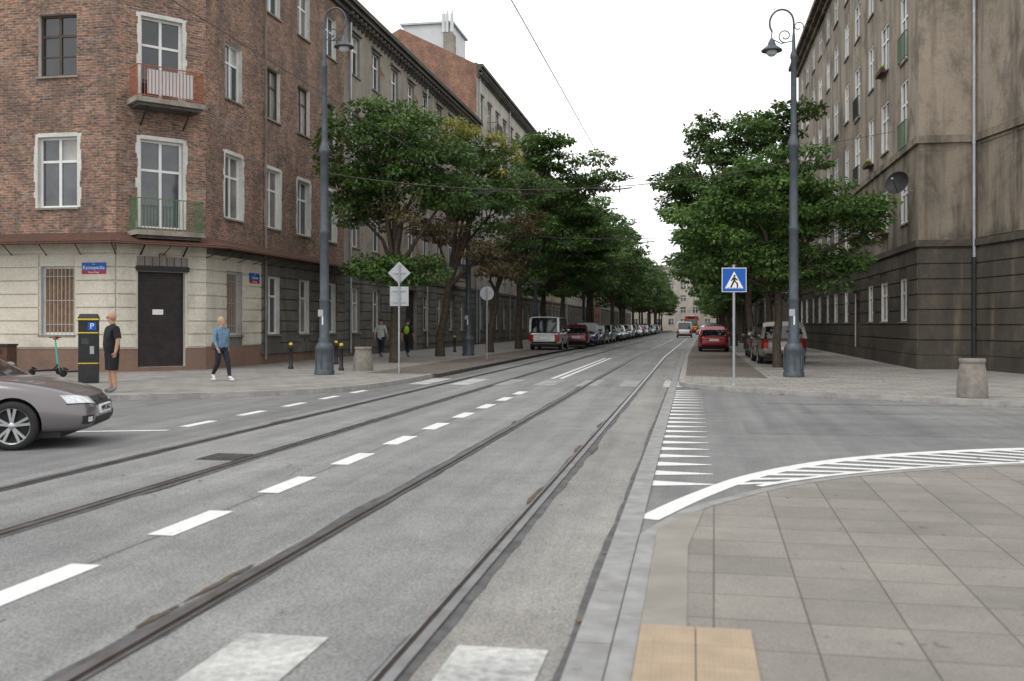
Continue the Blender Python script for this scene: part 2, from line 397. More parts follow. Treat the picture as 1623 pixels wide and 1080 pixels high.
# markings
mb=MB(); Z=.009
def rect(mb,x0,x1,y0,y1,mat,z=Z): mb.quad([(x0,y0,z),(x1,y0,z),(x1,y1,z),(x0,y1,z)],mat)
for k in range(11): y=3.1+1.96*k; rect(mb,-4.12,-3.9,y,y+1.02,'line_white')
for x in (-4.18,-3.93): rect(mb,x,x+.13,29.5,48,'line_white')
mb.build('road_marking')
mb=MB()
for k in range(5): y=14.6+1.98*k; rect(mb,-8.02,-7.84,y,y+1.0,'line_white',.005)
mb.quad([(-13,12.4,.005),(-13,12.26,.005),(-7.9,14.0,.005),(-7.9,14.14,.005)],'line_white'); mb.build('road_marking')
mb=MB()
for x0,x1,m in ((-2.30,-1.84,'line_worn'),(-1.16,-.70,'line_worn'),(-4.15,-3.7,'line_faint'),(-7.7,-7.25,'line_faint')): rect(mb,x0,x1,1.2,4.88,m,.0095)
for k in range(7):
    x=-7.6+k*1.14; rect(mb,x,x+.55,26.0,29.0,'line_worn' if k in(0,1,6) else 'line_faint',.0095)
mb.build('zebra_crossing')
mb=MB()
for k in range(21):
    y=10.25+.72*k; mb.quad([(-.395,y-.16,.005),(.22,y,.005),(.22,y+.04,.005),(-.395,y+.17,.005)],'line_white')
mb.build('give_way_marking')
O=smooth([(-.37,8.35),(.08,9.64),(.69,11.0),(1.65,12.3),(2.77,13.2),(4.28,13.95),(6.5,14.5),(10,14.8)],8)
I=smooth([(-.28,8.3),(.22,9.5),(.85,10.5),(1.95,11.52),(3.7,12.52),(6,13.17),(9,13.4)],8)
mb=MB()
for P,w in ((O,.2),(I[14:],.09)):
    A=offs(P,w/2);B=offs(P,-w/2)
    for i in range(len(P)-1): mb.quad([(B[i].x,B[i].y,.005),(B[i+1].x,B[i+1].y,.005),(A[i+1].x,A[i+1].y,.005),(A[i].x,A[i].y,.005)][::1],'line_white')
def bylen(P,s):
    for a,b in zip(P[:-1],P[1:]):
        d=(b-a).length
        if s<=d: return a.lerp(b,s/d)
        s-=d
    return P[-1]
for k in range(14):
    s0=2.0+k*.42
    a=bylen(O,s0); a2=bylen(O,s0+.17); b=bylen(I,s0+.45); b2=bylen(I,s0+.62)
    d=(b-a).normalized()*.1; a=a+d;a2=a2+d
    mb.quad([(a.x,a.y,.0052),(b.x,b.y,.0052),(b2.x,b2.y,.0052),(a2.x,a2.y,.0052)],'line_white')
mb.build('hatched_road_marking')
mb=MB(); rect(mb,6.4,9,20.25,20.4,'line_white',.005); rect(mb,1.5,5.4,21.0,21.05,'tar',.0045); mb.build('road_marking')
# ---------------------------------------------------------------- facades
GL=['glass_dark']*6+['glass_mid']*3+['glass_curtain']*2+['glass_curtain2']*2
def window(mb,s0,s1,z0,z1,r,kind,frame='frame_white'):
    w=s1-s0;h=z1-z0
    if kind=='shutter':
        z=z0
        while z<z1-.01: mb.box(s0,s1,r-.03,r,z+.008,min(z+.075,z1),'shutter'); z+=.08
        mb.quad([(s0,r-.004,z0),(s1,r-.004,z0),(s1,r-.004,z1),(s0,r-.004,z1)],'black_metal'); return
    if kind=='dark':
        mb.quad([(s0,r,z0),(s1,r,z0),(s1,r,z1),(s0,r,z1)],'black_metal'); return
    if kind=='door':
        mb.box(s0+.0,s1,r-.05,r,z0,z1,'frame_brown'); 
        for a in (.12,.55): mb.box(s0+w*a,s0+w*(a+.33),r-.065,r-.05,z0+.3,z0+h*.45,'frame_brown'); mb.box(s0+w*a,s0+w*(a+.33),r-.063,r-.05,z0+h*.55,z1-.3,'glass_dark')
        return
    f=.075
    if kind=='board':
        mb.box(s0+.04,s1-.04,r-.03,r,z0+.04,z1-.04,'wood_board')
        n=int(w/.13)
        for i in range(n): mb.box(s0+.06+i*.13,s0+.06+i*.13+.11,r-.045,r-.03,z0+.05,z1-.05,'wood_board')
    else:
        g=random.choice(GL) 
        zt=z0+h*.66
        for (za,zb) in ((z0,zt),(zt,z1)):
            for (sa,sb) in ((s0,s0+w/2),(s0+w/2,s1)):
                gg=g if random.random()<.8 else random.choice(GL)
                tl=random.uniform(-.006,.006)
                mb.quad([(sa,r-.02,za),(sb,r-.02+tl,za),(sb,r-.02+tl,zb),(sa,r-.02,zb)],gg)
        mb.box(s0+w/2-.045,s0+w/2+.045,r-.06,r+.02,z0+f,z1-f,frame)
        mb.box(s0+f,s0+w/2-.045,r-.055,r+.02,zt-.04,zt+.04,frame); mb.box(s0+w/2+.045,s1-f,r-.055,r+.02,zt-.04,zt+.04,frame)
        if kind=='grid': mb.box(s0+f,s1-f,r-.045,r+.02,z0+h*.33-.02,z0+h*.33+.02,frame)
    mb.box(s0,s0+f,r-.07,r+.02,z0,z1,frame); mb.box(s1-f,s1,r-.07,r+.02,z0,z1,frame)
    mb.box(s0+f,s1-f,r-.07,r+.02,z0,z0+f,frame); mb.box(s0+f,s1-f,r-.07,r+.02,z1-f,z1,frame)
    if kind in('bars','board'):
        n=int(w/.14)
        for i in range(n+1):
            x=s0+.03+i*(w-.06)/n; mb.box(x-.009,x+.009,.01,.028,z0,z1,'sign_grey')
        for q in (.15,.5,.85): mb.box(s0,s1,.03,.042,z0+h*q-.012,z0+h*q+.012,'sign_grey')
def facade(parent,name,ox,oy,ang,L,bands,ops,rev='reveal_grey',r=.2,rust=None,surr=None,sill='reveal_grey'):
    mb=MB()
    xs=sorted({0.,L}|{round(o[0],4) for o in ops}|{round(o[1],4) for o in ops}); zs=sorted({round(b[0],4) for b in bands}|{round(b[1],4) for b in bands}|{round(o[2],4) for o in ops}|{round(o[3],4) for o in ops})
    for xa,xb in zip(xs[:-1],xs[1:]):
        for za,zb in zip(zs[:-1],zs[1:]):
            cx=(xa+xb)/2;cz=(za+zb)/2
            if any(o[0]<cx<o[1] and o[2]<cz<o[3] for o in ops): continue
            m=[b[2] for b in bands if b[0]<=cz<=b[1]]
            if not m: continue
            mb.quad([(xa,0,za),(xb,0,za),(xb,0,zb),(xa,0,zb)],m[0])
    for o in ops:
        s0,s1,z0,z1=o[:4]; kind=o[4] if len(o)>4 else 'win'; fr=o[5] if len(o)>5 else 'frame_white'
        mb.quad([(s0,0,z0),(s0,r,z0),(s0,r,z1),(s0,0,z1)][::-1],rev); mb.quad([(s1,0,z0),(s1,r,z0),(s1,r,z1),(s1,0,z1)],rev)
        mb.quad([(s0,0,z0),(s1,0,z0),(s1,r,z0),(s0,r,z0)],rev); mb.quad([(s0,0,z1),(s1,0,z1),(s1,r,z1),(s0,r,z1)][::-1],rev)
        window(mb,s0,s1,z0,z1,r,kind,fr)
        if kind in('win','bars','board','grid') and sill: mb.box(s0-.07,s1+.07,-.07,.02,z0-.07,z0-.006,sill)
        if surr and kind in('win',) and z0>surr[1] and z0<surr[2]:
            for a,b in ((s0-.11,s0-.002),(s1+.002,s1+.11)):
                z=z0
                while z<z1+.1:
                    e=random.uniform(-.03,.05); zz=min(z+random.uniform(.15,.4),z1+.1)
                    mb.box(a-(e if a<s0 else 0),b+(e if a>s0 else 0),-.012,.0,z,zz,surr[0]); z=zz
            mb.box(s0-.002,s1+.002,-.012,0,z1+.002,z1+.13,surr[0])
    if rust: rustpart(mb,0,L,ops,rust[0],rust[1],rust[2],rust[3],rust[4])
    return mb,(ox,oy,ang,parent,name)
def rustpart(mb,a0,a1,ops,z0,z1,ch,mat,pr):
    z=z0
    while z<z1-.1:
        zt=min(z+ch-.045,z1); iv=[(a0,a1)]
        for op in ops:
            if op[2]<zt and op[3]>z:
                nv=[]
                for a,b in iv:
                    if op[1]<=a or op[0]>=b: nv.append((a,b)); continue
                    if op[0]-.06>a: nv.append((a,op[0]-.06))
                    if op[1]+.06<b: nv.append((op[1]+.06,b))
                iv=nv
        for a,b in iv:
            if b-a>.02: mb.box(a+.001,b-.001,-pr,0,z,zt,mat)
        z+=ch
def fin(mbt):
    mb,(ox,oy,ang,parent,name)=mbt; return mb.build(name,(ox,oy,0),ang,parent)
def bays(start,pitch,n,w,rows,kinds=None):
    out=[]
    for i in range(n):
        for j,(za,zb) in enumerate(rows):
            c=start+i*pitch; out.append((c-w/2,c+w/2,za,zb)+((kinds[j],) if kinds and kinds[j] else ('win',)))
    return out
def railing(mb,x0,x1,y0,y1,z,h,mat,pitch=.11):
    for zz in (z+.05,z+h): mb.box(x0,x1,y0,y0+.03,zz-.015,zz+.015,mat); mb.box(x0,x0+.03,y0+.03,y1,zz-.015,zz+.015,mat); mb.box(x1-.03,x1,y0+.03,y1,zz-.015,zz+.015,mat)
    n=int((x1-x0)/pitch)
    for i in range(n+1):
        x=x0+.015+(x1-x0-.03)*i/n; mb.box(x-.009,x+.009,y0+.006,y0+.024,z+.065,z+h-.015,mat)
    n=int((y1-y0)/pitch)
    for i in range(1,n+1):
        y=y0+(y1-y0)*i/(n+1)
        for x in (x0+.006,x1-.024): mb.box(x,x+.018,y-.009,y+.009,z+.065,z+h-.015,mat)
def cornice(mb,L,z,mat,d=(.15,.35,.5),h=.22,x0=0):
    for i,dd in enumerate(d): mb.box(x0-dd*.0,L,-dd,0.0-.001,z-h*(len(d)-i)+.0,z-h*(len(d)-i-1)-.002,mat)
# --- left corner brick building
E=empty('brick_apartment_building',(-18,31,0)); W0=(5.38,7.65); W1=(9.6,11.6); W2=(13.7,15.6); HB=17.
bandsL=[(0,.85,'plinth_red'),(.85,4.2,'cream_paint'),(4.2,HB,'brick_old')]
xo=-40.; ops=[]
for cx in (-20.05,-24.6,-28,-31.4,-34.8):
    s=cx-xo; ops+=[(s-.6,s+.6,1.3,3.5,'board'),(s-.7,s+.7,*W0),(s-.68,s+.68,W1[0],W1[1],'grid','frame_brown'),(s-.68,s+.68,*W2)]
mb,meta=facade(E,'front_wall',xo,28.85,0,22.,bandsL,ops,'reveal_white',.22,(.9,4.15,.43,'cream_paint',.05),('reveal_white',5,9),'reveal_grey')
mb.box(0,22.,-.1,0-.001,4.0,4.2,'cream_paint'); cornice(mb,22,HB,'dark_cornice'); fin((mb,meta))
ca=math.atan2(2.25,1.9); cl=math.hypot(1.9,2.25); c=cl/2
ops=[(c-.78,c+.78,.25,3.35,'shutter'),(c-.7,c+.7,4.75,7.62),(c-.68,c+.68,8.95,11.6,'win'),(c-.68,c+.68,*W2)]
mb,meta=facade(E,'corner_wall',-18.,28.85,ca,cl,bandsL,ops,'reveal_white',.22,(.9,4.15,.43,'cream_paint',.05),('reveal_white',4.5,9),None)
for k in range(7):
    x=c-.72+k*.24; h=.30 if k!=3 else .42; mb.box(x-.105,x+.105,-.11-.012*(k%2),-.051,3.53,3.53+h,'reveal_grey')
mb.box(c-.86,c+.86,-.16,0,3.36,3.52,'black_metal'); mb.box(c+.1-.35,c+.1,.16,.185,1.95,2.12,'sign_white')
mb.box(0,cl,-.1,-.001,4.0,4.2,'cream_paint'); cornice(mb,cl,HB,'dark_cornice')
for z,rm,panel in ((4.62,'rail_green',False),(8.82,'rust_orange',True)):
    mb.box(c-1.12,c+1.12,-.85,-.002,z-.16,z,'grey_plaster'); mb.box(c-1.0,c+1.0,-.75,-.002,z-.26,z-.162,'dark_cornice')
    for q in (-.7,.7): mb.tube([(c+q,-.01,z-.75),(c+q,-.35,z-.5),(c+q,-.7,z-.24)],.03,'black_metal',6)
    railing(mb,c-1.08,c+1.08,-.82,-.02,z,1.0,rm)
    if panel: mb.box(c-.75,c+.75,-.78,-.76,z+.12,z+.9,'white_panel')
fin((mb,meta))
L1=13.5; o=31.1
ops=[]
for i,yc in enumerate((33.2,36.6,39.7,42.9)):
    s=yc-o
    ops+=[(s-.6,s+.6,1.25,3.5,'board' if i==0 else 'win'),(s-.68,s+.68,*W0),(s-.66,s+.66,W1[0],W1[1],'win','frame_brown' if i!=0 else 'frame_white'),(s-.66,s+.66,*W2)]
mb,meta=facade(E,'side_wall',-16.1,31.1,rad(90),L1,[(0,.85,'plinth_red'),(.85,4.2,'grey_stone'),(4.2,HB,'brick_old')],ops,'reveal_white',.22,None,('reveal_white',4.5,9),'reveal_grey')
mb.box(0,2.1-.6-.062,-.012,0,.86,4.0,'cream_paint'); mb.box(2.1+.662,4.3,-.012,0,.86,4.0,'cream_paint'); mb.box(2.1-.66,2.1+.66,-.012,0,3.52,4.0,'cream_paint')
rustpart(mb,0,4.3,ops,.9,4.15,.43,'cream_paint',.05); rustpart(mb,4.31,L1,ops,.5,4.15,.43,'grey_stone',.07)
mb.box(0,L1,-.1,-.001,4.0,4.2,'grey_stone'); cornice(mb,L1,HB,'dark_cornice')
mb.tube([(4.55,-.12,.3),(4.55,-.12,16.4)],.045,'reveal_grey',8)
fin((mb,meta))
mb=MB()
cpath=[Vector((-40,28.85)),Vector((-18,28.85)),Vector((-16.1,31.1)),Vector((-16.1,44.4))]
def outn(a,b): t=(b-a).normalized(); return Vector((t.y,-t.x))
ns=[outn(cpath[i],cpath[i+1]) for i in range(3)]
cor=[cpath[0]+ns[0]*1.0, cpath[1]+(ns[0]+ns[1]).normalized()*1.05, cpath[2]+(ns[1]+ns[2]).normalized()*1.05, cpath[3]+ns[2]*1.0]
for i in range(3):
    a,b,d,e=cpath[i],cpath[i+1],cor[i+1],cor[i]
    L=(b-a).length; n=max(2,int(L/.6))
    for k in range(n+1):
        t=k/n; p=a.lerp(b,t); q=e.lerp(d,t); mb.tube([(p.x,p.y,4.50),(q.x,q.y,4.16)],.03,'rust',5); 
        if k%2==0: mb.tube([(p.x,p.y,3.85),(q.x,q.y,4.14)],.018,'rust',5)
    for t,z in ((1,4.16),(.5,4.33)):
        p=a.lerp(e,t);q=b.lerp(d,t); mb.tube([(p.x,p.y,z),(q.x,q.y,z)],.04,'rust',5)
    mb.quad([(a.x,a.y,4.56),(b.x,b.y,4.56),(b.lerp(d,.97).x,b.lerp(d,.97).y,4.22),(a.lerp(e,.97).x,a.lerp(e,.97).y,4.22)],'rust')
mb.build('awning_frame',parent=E)
mb=MB()
mb.quad([(-40,28.85,HB),(-18,28.85,HB),(-22,36,HB+3.2),(-40,36,HB+3.2)],'roof_metal'); mb.quad([(-18,28.85,HB),(-16.1,31.1,HB),(-22,36,HB+3.2)],'roof_metal')
mb.quad([(-16.1,31.1,HB),(-16.1,44.6,HB),(-22,44.6,HB+3.2),(-22,36,HB+3.2)],'roof_metal'); mb.box(-27.5,-27,30,44.6,0,HB,'brick_party')
mb.build('roof',parent=E)
def plate(parent,nm,loc,ang,lines,w=.84,h=.36):
    mb=MB(); mb.box(-w/2,w/2,-.012,0,-h/2,h/2,'sign_blue'); mb.box(-w/2,w/2,-.015,-.0121,-h/2,-h/2+.1,'sign_red'); mb.build(nm,loc,ang,parent)
    n=Vector((math.sin(ang),-math.cos(ang),0))
    L=Vector(loc)+n*.02
    text(lines[0],.05,'sign_white',L+Vector((0,0,h/2-.05)),(rad(90),0,ang),parent,nm+'_small')
    text(lines[1],.17,'sign_white',L+Vector((0,0,.015)),(rad(90),0,ang),parent,nm+'_text')
    text(lines[2],.075,'sign_white',L+Vector((0,0,-h/2+.048)),(rad(90),0,ang),parent,nm+'_district')
plate(E,'street_name_plate',(-18.72,28.79,3.42),0,('ulica','Konopacka','Nowa Praga'))
plate(E,'street_name_plate_2',(-16.03,34.75,3.35),rad(90),('ulica','Stalowa','Nowa Praga'))
# --- row buildings
def rowbuilding(name,x,y0,y1,H,side,mats,rows,pitch=3.25,w=1.3,low='grey_stone',lowz=4.2,rev='reveal_grey',balc=(),cor='dark_cornice',start=1.6,gdoor=None,bands=None,depth=12,roofh=2.8,chim=True):
    E=empty(name,(x,(y0+y1)/2,0)); L=y1-y0
    n=int((L-start*.6)/pitch); ops=bays(start,pitch,n,w,rows)
    if gdoor is not None:
        c=start+gdoor*pitch; ops=[o_ for o_ in ops if not(abs((o_[0]+o_[1])/2-c)<.1 and o_[2]<3)]+[(c-1.2,c+1.2,.15,3.6,'dark')]
    if bands is None: bands=[(0,lowz,low),(lowz,H,mats)]
    if side<0: m=facade(E,'street_wall',x,y0,rad(90),L,bands,ops,rev,.2,None,('reveal_white',4,30) if rev=='reveal_white' else None,'reveal_grey')
    else: m=facade(E,'street_wall',x,y1,rad(-90),L,bands,ops,rev,.2,None,None,'reveal_grey')
    mb=m[0]
    rustpart(mb,0,L,ops,.5,lowz-.1,.45,bands[0][2],.05)
    mb.box(0,L,-.12,-.001,lowz-.1,lowz+.1,cor)
    for o_ in ops:
        if o_[2]>4.5: mb.box(o_[0]-.15,o_[1]+.15,-.14,-.001,o_[3]+.12,o_[3]+.24,rev)
    cornice(mb,L,H,cor)
    k=0
    while k<L-.3: mb.box(k,k+.14,-.46,-.15,H-.8,H-.66,cor); mb.box(k,k+.14,-.2,-.001,H-.95,H-.662,cor); k+=.62
    for (bi,z) in balc:
        c=start+bi*pitch; mb.box(c-1.2,c+1.2,-.9,-.002,z-.15,z,'grey_plaster'); railing(mb,c-1.15,c+1.15,-.87,-.02,z,1.0,'black_metal',.13)
    for i,bay in enumerate((.7,L/2,L-.3)): mb.tube([(bay,-.1,.3),(bay,-.1,H-.7)],.055,'zinc',6)
    fin(m)
    s=-1 if side<0 else 1
    mb=MB(); xb=x+s*depth; xm=x+s*depth/2
    mb.quad([(x,y0,H),(x,y1,H),(xm,y1,H+roofh),(xm,y0,H+roofh)],'roof_metal'); mb.quad([(xb,y0,H),(xb,y1,H),(xm,y1,H+roofh),(xm,y0,H+roofh)],'roof_metal'); mb.build('roof',parent=E)
    for yy,nm in ((y0+.004,'gable_wall'),(y1-.004,'gable_wall_2')):
        mb=MB(); d_=depth*s
        mb.quad([(0,0,0),(0,0,H),(d_/2,0,H+roofh),(d_,0,H),(d_,0,0)],'brick_party')
        if chim:
            ya,yb=(.1,.8) if nm=='gable_wall' else (-.8,-.1)
            for k in range(3):
                cx=s*(4.5+k*2.4); mb.box(cx-.3,cx+.3,ya,yb,H+.5,H+roofh+.5,'brick_party')
        mb.build(nm,(x,yy,0),0,E)
    return E
rowbuilding('apartment_building',-16.1,44.61,73.8,17.,-1,'grey_plaster',[(1.25,3.4),W0,W1,W2],balc=((6,4.7),(6,8.9)),gdoor=3,chim=False)
E3=rowbuilding('apartment_building',-16.1,73.82,101,21.4,-1,'light_plaster',[(1.25,3.3),(5.2,7.3),(9.2,11.3),(13.2,15.2),(17.2,19.2)],balc=((1,16.7),(1,12.7),(3,16.7),(5,16.7),(5,12.7),(3,12.7)),roofh=3.,chim=False)
mb=MB(); mb.box(-23.4,-19.3,79,84,22.6,26.2,'white_panel'); mb.box(-23.6,-19.1,78.8,84.2,26.2,26.35,'zinc')
for px in (-19.9,-19.6,-19.2): mb.tube([(px,78.8,24),(px,78.8,27.2)],.04,'galv',6); mb.box(px-.12,px+.12,78.6,78.75,25.4,26.9,'white_panel')
for cy in (77,86,92): mb.box(-19.5,-18.7,cy,cy+1,22.5,24.8,'grey_plaster')
mb.build('rooftop_plant_room',parent=E3)
rowbuilding('apartment_building',-16.1,101.02,128,18.5,-1,'ochre_plaster',[(1.25,3.3),(5.2,7.3),(9.2,11.3),(13.2,15.2)])
rowbuilding('apartment_building',-16.1,128.02,165,20,-1,'light_plaster',[(1.25,3.3),(5.2,7.3),(9.2,11.3),(13.2,15.2),(16.6,18.4)])
rowbuilding('apartment_building',-15.1,165.02,250,17,-1,'grey_plaster',[(1.25,3.3),(5.2,7.3),(9.2,11.3),(13.2,15.2)])
# --- right building
ER=empty('grey_apartment_building',(9,45,0)); HR=20.3; X0=7.6
bR=[(0,4.4,'right_low'),(4.4,7.9,'right_mid'),(7.9,HR,'right_upper')]
LR=75-35.9
rows=[(1.75,3.3),(5.3,6.95),(8.5,10.5),(11.7,13.6),(14.9,16.6),(17.7,19.2)]
ops=[]; ycs=[38.2,41.9,45.0,48.6,51.9,55.6,58.8,62.4,65.6,69.2,72.4]
for i,yc in enumerate(ycs):
    s=75-yc
    for j,(a,b) in enumerate(rows):
        w=.6 if i%2==0 else .75
        if j==0 and i in (3,): ops.append((s-.8,s+.8,.12,3.1,'door')); continue
        if j in (2,3) and i%3==0: a-=.5
        ops.append((s-w,s+w,a,b))
mb,meta=facade(ER,'street_wall',X0,75.,rad(-90),LR,bR,ops,'reveal_white',.10,(.6,4.2,.52,'right_low',.05),None,'reveal_grey')
mb.box(-.0,LR+.12,-.12,-.001,4.28,4.5,'right_low'); mb.box(0,LR+.1,-.1,-.001,7.8,8.05,'right_mid')
mb.box(0,LR+.08,-.08,-.001,.0,.58,'right_low')
for dd,za,zb in ((.2,19.6,19.85),(.45,19.852,20.05),(.7,20.052,20.3)): mb.box(0,LR+dd,-dd,-.001,za,zb,'right_mid')
for i in (0,3,6,9):
    s=75-ycs[i]
    for z in (8.0,11.2): railing(mb,s-.7,s+.7,-.12,-.0,z,.95,'rail_green' if i in(0,6) else 'black_metal',.12)
for i,z in ((1,5.2),(2,8.4),(1,11.6),(4,5.2)):
    s=75-ycs[i]; mb.box(s-.6,s+.6,-.28,-.1,z,z+.16,'rust')
    for k in range(16): mb.ball((s-.55+k*.075,-.19,z+.2+random.random()*.06),.07,'cloth_green' if k%5==0 else 'rail_green',6,4)
fin((mb,meta))
def rface(nm,ox,oy,ang,L,ops,endx=.0,panels=False):
    mb,meta=facade(ER,nm,ox,oy,ang,L,bR,ops,'reveal_grey',.2,(.6,4.2,.52,'right_low',.05),None,'reveal_grey')
    mb.box(-endx,L,-.12,-.001,4.28,4.5,'right_low'); mb.box(-endx,L,-.1,-.001,7.8,8.05,'right_mid'); mb.box(0,L,-.08,-.001,0,.58,'right_low')
    for dd,za,zb in ((.2,19.6,19.85),(.45,19.852,20.05),(.7,20.052,20.3)): mb.box(-(dd if endx else 0),L,-dd,-.001,za,zb,'right_mid')
    if panels:
        for a,b in ((.25,2.4),(2.55,4.9)):
            for za,zb in ((4.55,4.62),(7.68,7.75)): mb.box(a,b,-.03,-.001,za,zb,'right_mid')
            for q in (a,b-.07): mb.box(q,q+.07,-.03,-.001,4.622,7.678,'right_mid')
    fin((mb,meta))
rface('end_wall',7.6,35.9,0,1.8,[],.12)
wa=math.atan2(-7.9,1.8); wl=math.hypot(7.9,1.8)
rface('wing_wall',9.4,35.9,wa,wl,[(5.5,6.6,a,b) for a,b in rows[1:]],0,True)
rface('wing_front',11.2,28.0,0,30,bays(2,3.2,8,1.2,rows))
mb=MB(); mb.tube([(9.35,35.75,.4),(9.35,35.75,3.9)],.09,'black_metal',8); mb.tube([(9.35,35.75,3.9),(9.33,35.7,4.8),(9.33,35.7,19.5)],.055,'zinc',8)
for z in np.arange(5.5,19,2.2): mb.lathe([(.07,z),(.07,z+.06)],'zinc',8,(9.33,35.7))
mb.build('drainpipe',parent=ER)
mb=MB(); mb.quad([(7.6,35.9,HR+.01),(9.4,35.9,HR+.01),(11.2,28,HR+.01),(41.2,28,HR+.01),(41.2,75,HR+.01),(7.6,75,HR+.01)],'roof_metal'); mb.build('roof',parent=ER)
mb=MB(); mb.M=Matrix.Translation((7.1,36.7,6.55))@Matrix.Rotation(rad(70),4,'X')@Matrix.Rotation(rad(-35),4,'Y')
mb.lathe([(.01,.0),(.2,.02),(.33,.06),(.42,.12)],'sign_black',20,cap=False); mb.tube([(0,-.38,.1),(0,0,.45)],.015,'black_metal',6); mb.ball((0,0,.47),.05,'galv',8,6)
mb.M=None; mb.tube([(7.1,36.7,6.5),(7.35,36.7,6.3),(7.59,36.7,6.3)],.02,'galv',6); mb.build('satellite_dish',parent=ER)
rowbuilding('apartment_building',7.9,75.02,112,17.,1,'light_plaster',[(1.25,3.3),(5.2,7.1),(8.8,10.6),(12.4,14.2)])
rowbuilding('apartment_building',8.2,112.02,165,19,1,'right_upper',[(1.25,3.3),(5.2,7.1),(8.8,10.6),(12.4,14.2)])
rowbuilding('apartment_building',10,165.02,262,17,1,'light_plaster',[(1.25,3.3),(5.2,7.1),(8.8,10.6),(12.4,14.2)])
EE=empty('distant_apartment_building',(-6,262,0))
m=facade(EE,'front_wall',-26,262,0,48,[(0,16.4,'end_house')],bays(2,3.1,15,1.5,[(1.5,3.1),(4.6,6.2),(7.7,9.3),(10.8,12.4),(13.6,15.2)]),'reveal_white',.2)
cornice(m[0],48,16.8,'end_house'); fin(m)
# ---------------------------------------------------------------- trees
def leaves(clusters,n_per,ls,lw,seed):
    g=np.random.default_rng(seed); V=[]
    for (cx,cy,cz,rx,ry,rz,k) in clusters:
        n=int(n_per*k)
        d=g.normal(size=(n,3)); d/=np.linalg.norm(d,axis=1)[:,None]; rr=g.uniform(.35,1,size=(n,1))**.6
        p=d*rr*np.array([rx,ry,rz]); 
        p[:,2]-=.35*rz*((p[:,0]/rx)**2+(p[:,1]/ry)**2)
        c=p+np.array([cx,cy,cz])
        a=d*np.array([1,1,.3])+g.normal(size=(n,3))*.45; a[:,2]-=.35; a/=np.linalg.norm(a,axis=1)[:,None]
        nn=np.stack([g.normal(size=n)*.45,g.normal(size=n)*.45,np.ones(n)],1)
        b=np.cross(a,nn); b/=np.linalg.norm(b,axis=1)[:,None]
        s=g.uniform(.7,1.3,size=(n,1)); l=a*ls*s; w=b*lw*s
        V.append(np.stack([c,c+l*.55+w,c+l,c+l*.55-w],1).reshape(-1,3))
    return np.concatenate(V)
def leafmesh(name,V,mat):
    n=len(V)//4; me=bpy.data.meshes.new(name); me.vertices.add(n*4); me.vertices.foreach_set('co',V.astype(np.float32).ravel())
    me.loops.add(n*4); me.loops.foreach_set('vertex_index',np.arange(n*4,dtype=np.int32)); me.polygons.add(n)
    me.polygons.foreach_set('loop_start',np.arange(n,dtype=np.int32)*4); 
    me.update(calc_edges=True); me.validate(); me.materials.append(MATS[mat]); return me
def tree(name,x,y,lobes,trunk_top,tr,seed,ls=.18,lw=.048,npc=235,density=1.,lean=(0,0),mul=1.3):
    """lobes: (cx,cy,cz,rx,ry,rz,count,mat) relative to the trunk base"""
    g=random.Random(seed); E=empty(name,(x,y,.1)); mb=MB()
    tt=Vector((lean[0]*trunk_top,lean[1]*trunk_top,trunk_top))
    bz=[Vector((0,0,-.1)),Vector((g.uniform(-.08,.08),0,trunk_top*.3)),Vector((tt.x*.6+g.uniform(-.1,.1),tt.y*.6,trunk_top*.65)),tt]
    mb.tube(bz,[tr*1.35,tr,tr*.9,tr*.8],'bark',10)
    byM={}
    for (cx,cy,cz,rx,ry,rz,cnt,mat) in lobes:
        C=Vector((cx,cy,cz-rz*.35)); base=tt if cz>trunk_top else bz[2]
        mid=base.lerp(C,.5)+Vector((g.uniform(-.3,.3),g.uniform(-.3,.3),g.uniform(0,.4)))
        mb.tube([base-Vector((0,0,.1)),mid,C],[tr*.62,tr*.42,tr*.25],'bark',7)
        cnt=int(cnt*(mul if mat!='leaf_brown' else 1))
        for i in range(cnt):
            while True:
                u=Vector((g.uniform(-1,1),g.uniform(-1,1),g.uniform(-1,1)))
                if .35<u.length<1: break
            p=Vector((cx+u.x*rx,cy+u.y*ry,cz+u.z*rz)); q=g.uniform(.38,.95)*min(1.25,(rx+ry)/2*.4+.18)
            mm=mat
            if mat in('leaf_green','leaf_fresh') and g.random()<.16: mm='leaf_fresh' if mat=='leaf_green' else 'leaf_green'
            byM.setdefault(mm,[]).append((p.x,p.y,p.z,q,q,q*g.uniform(.22,.38),q*q*1.7*density))
            if g.random()<.5:
                m2=C.lerp(p,.5)+Vector((0,0,g.uniform(-.1,.3))); mb.tube([C-Vector((0,0,.05)),m2,p],[tr*.2,tr*.11,tr*.04],'bark',5,False)
    mb.build('trunk',(x,y,.1),0,E)
    k=0
    for mat,cl in byM.items():
        place('foliage' if k==0 else 'foliage_%d'%k,leafmesh('foliage',leaves(cl,npc,ls,lw,seed+k),mat),(x,y,.1),0,E); k+=1
    return E
G='leaf_green';F='leaf_fresh';Yl='leaf_yellow';B='leaf_brown'
tree('locust_tree',-11.6,38,[(-1.0,0,8.3,2.0,2,2.1,30,G),(1.0,.3,8.0,1.9,2,1.9,26,G),(0,0,9.7,1.5,1.5,1.1,14,F),(-.2,-1.2,8.4,1.8,1,1.6,14,F),(2.0,0,6.8,1.5,1.6,1.1,14,G),(-1.5,0,6.2,1.2,1.4,.8,10,G),(.3,0,5.6,1.6,1.5,.7,6,B),(.4,.2,6.4,1.8,1.5,.7,10,G),(.5,-.6,3.7,1.9,1.6,.6,20,G),(-.9,-.3,3.8,.9,1,.4,6,G)],3.6,.17,11,mul=1.45)
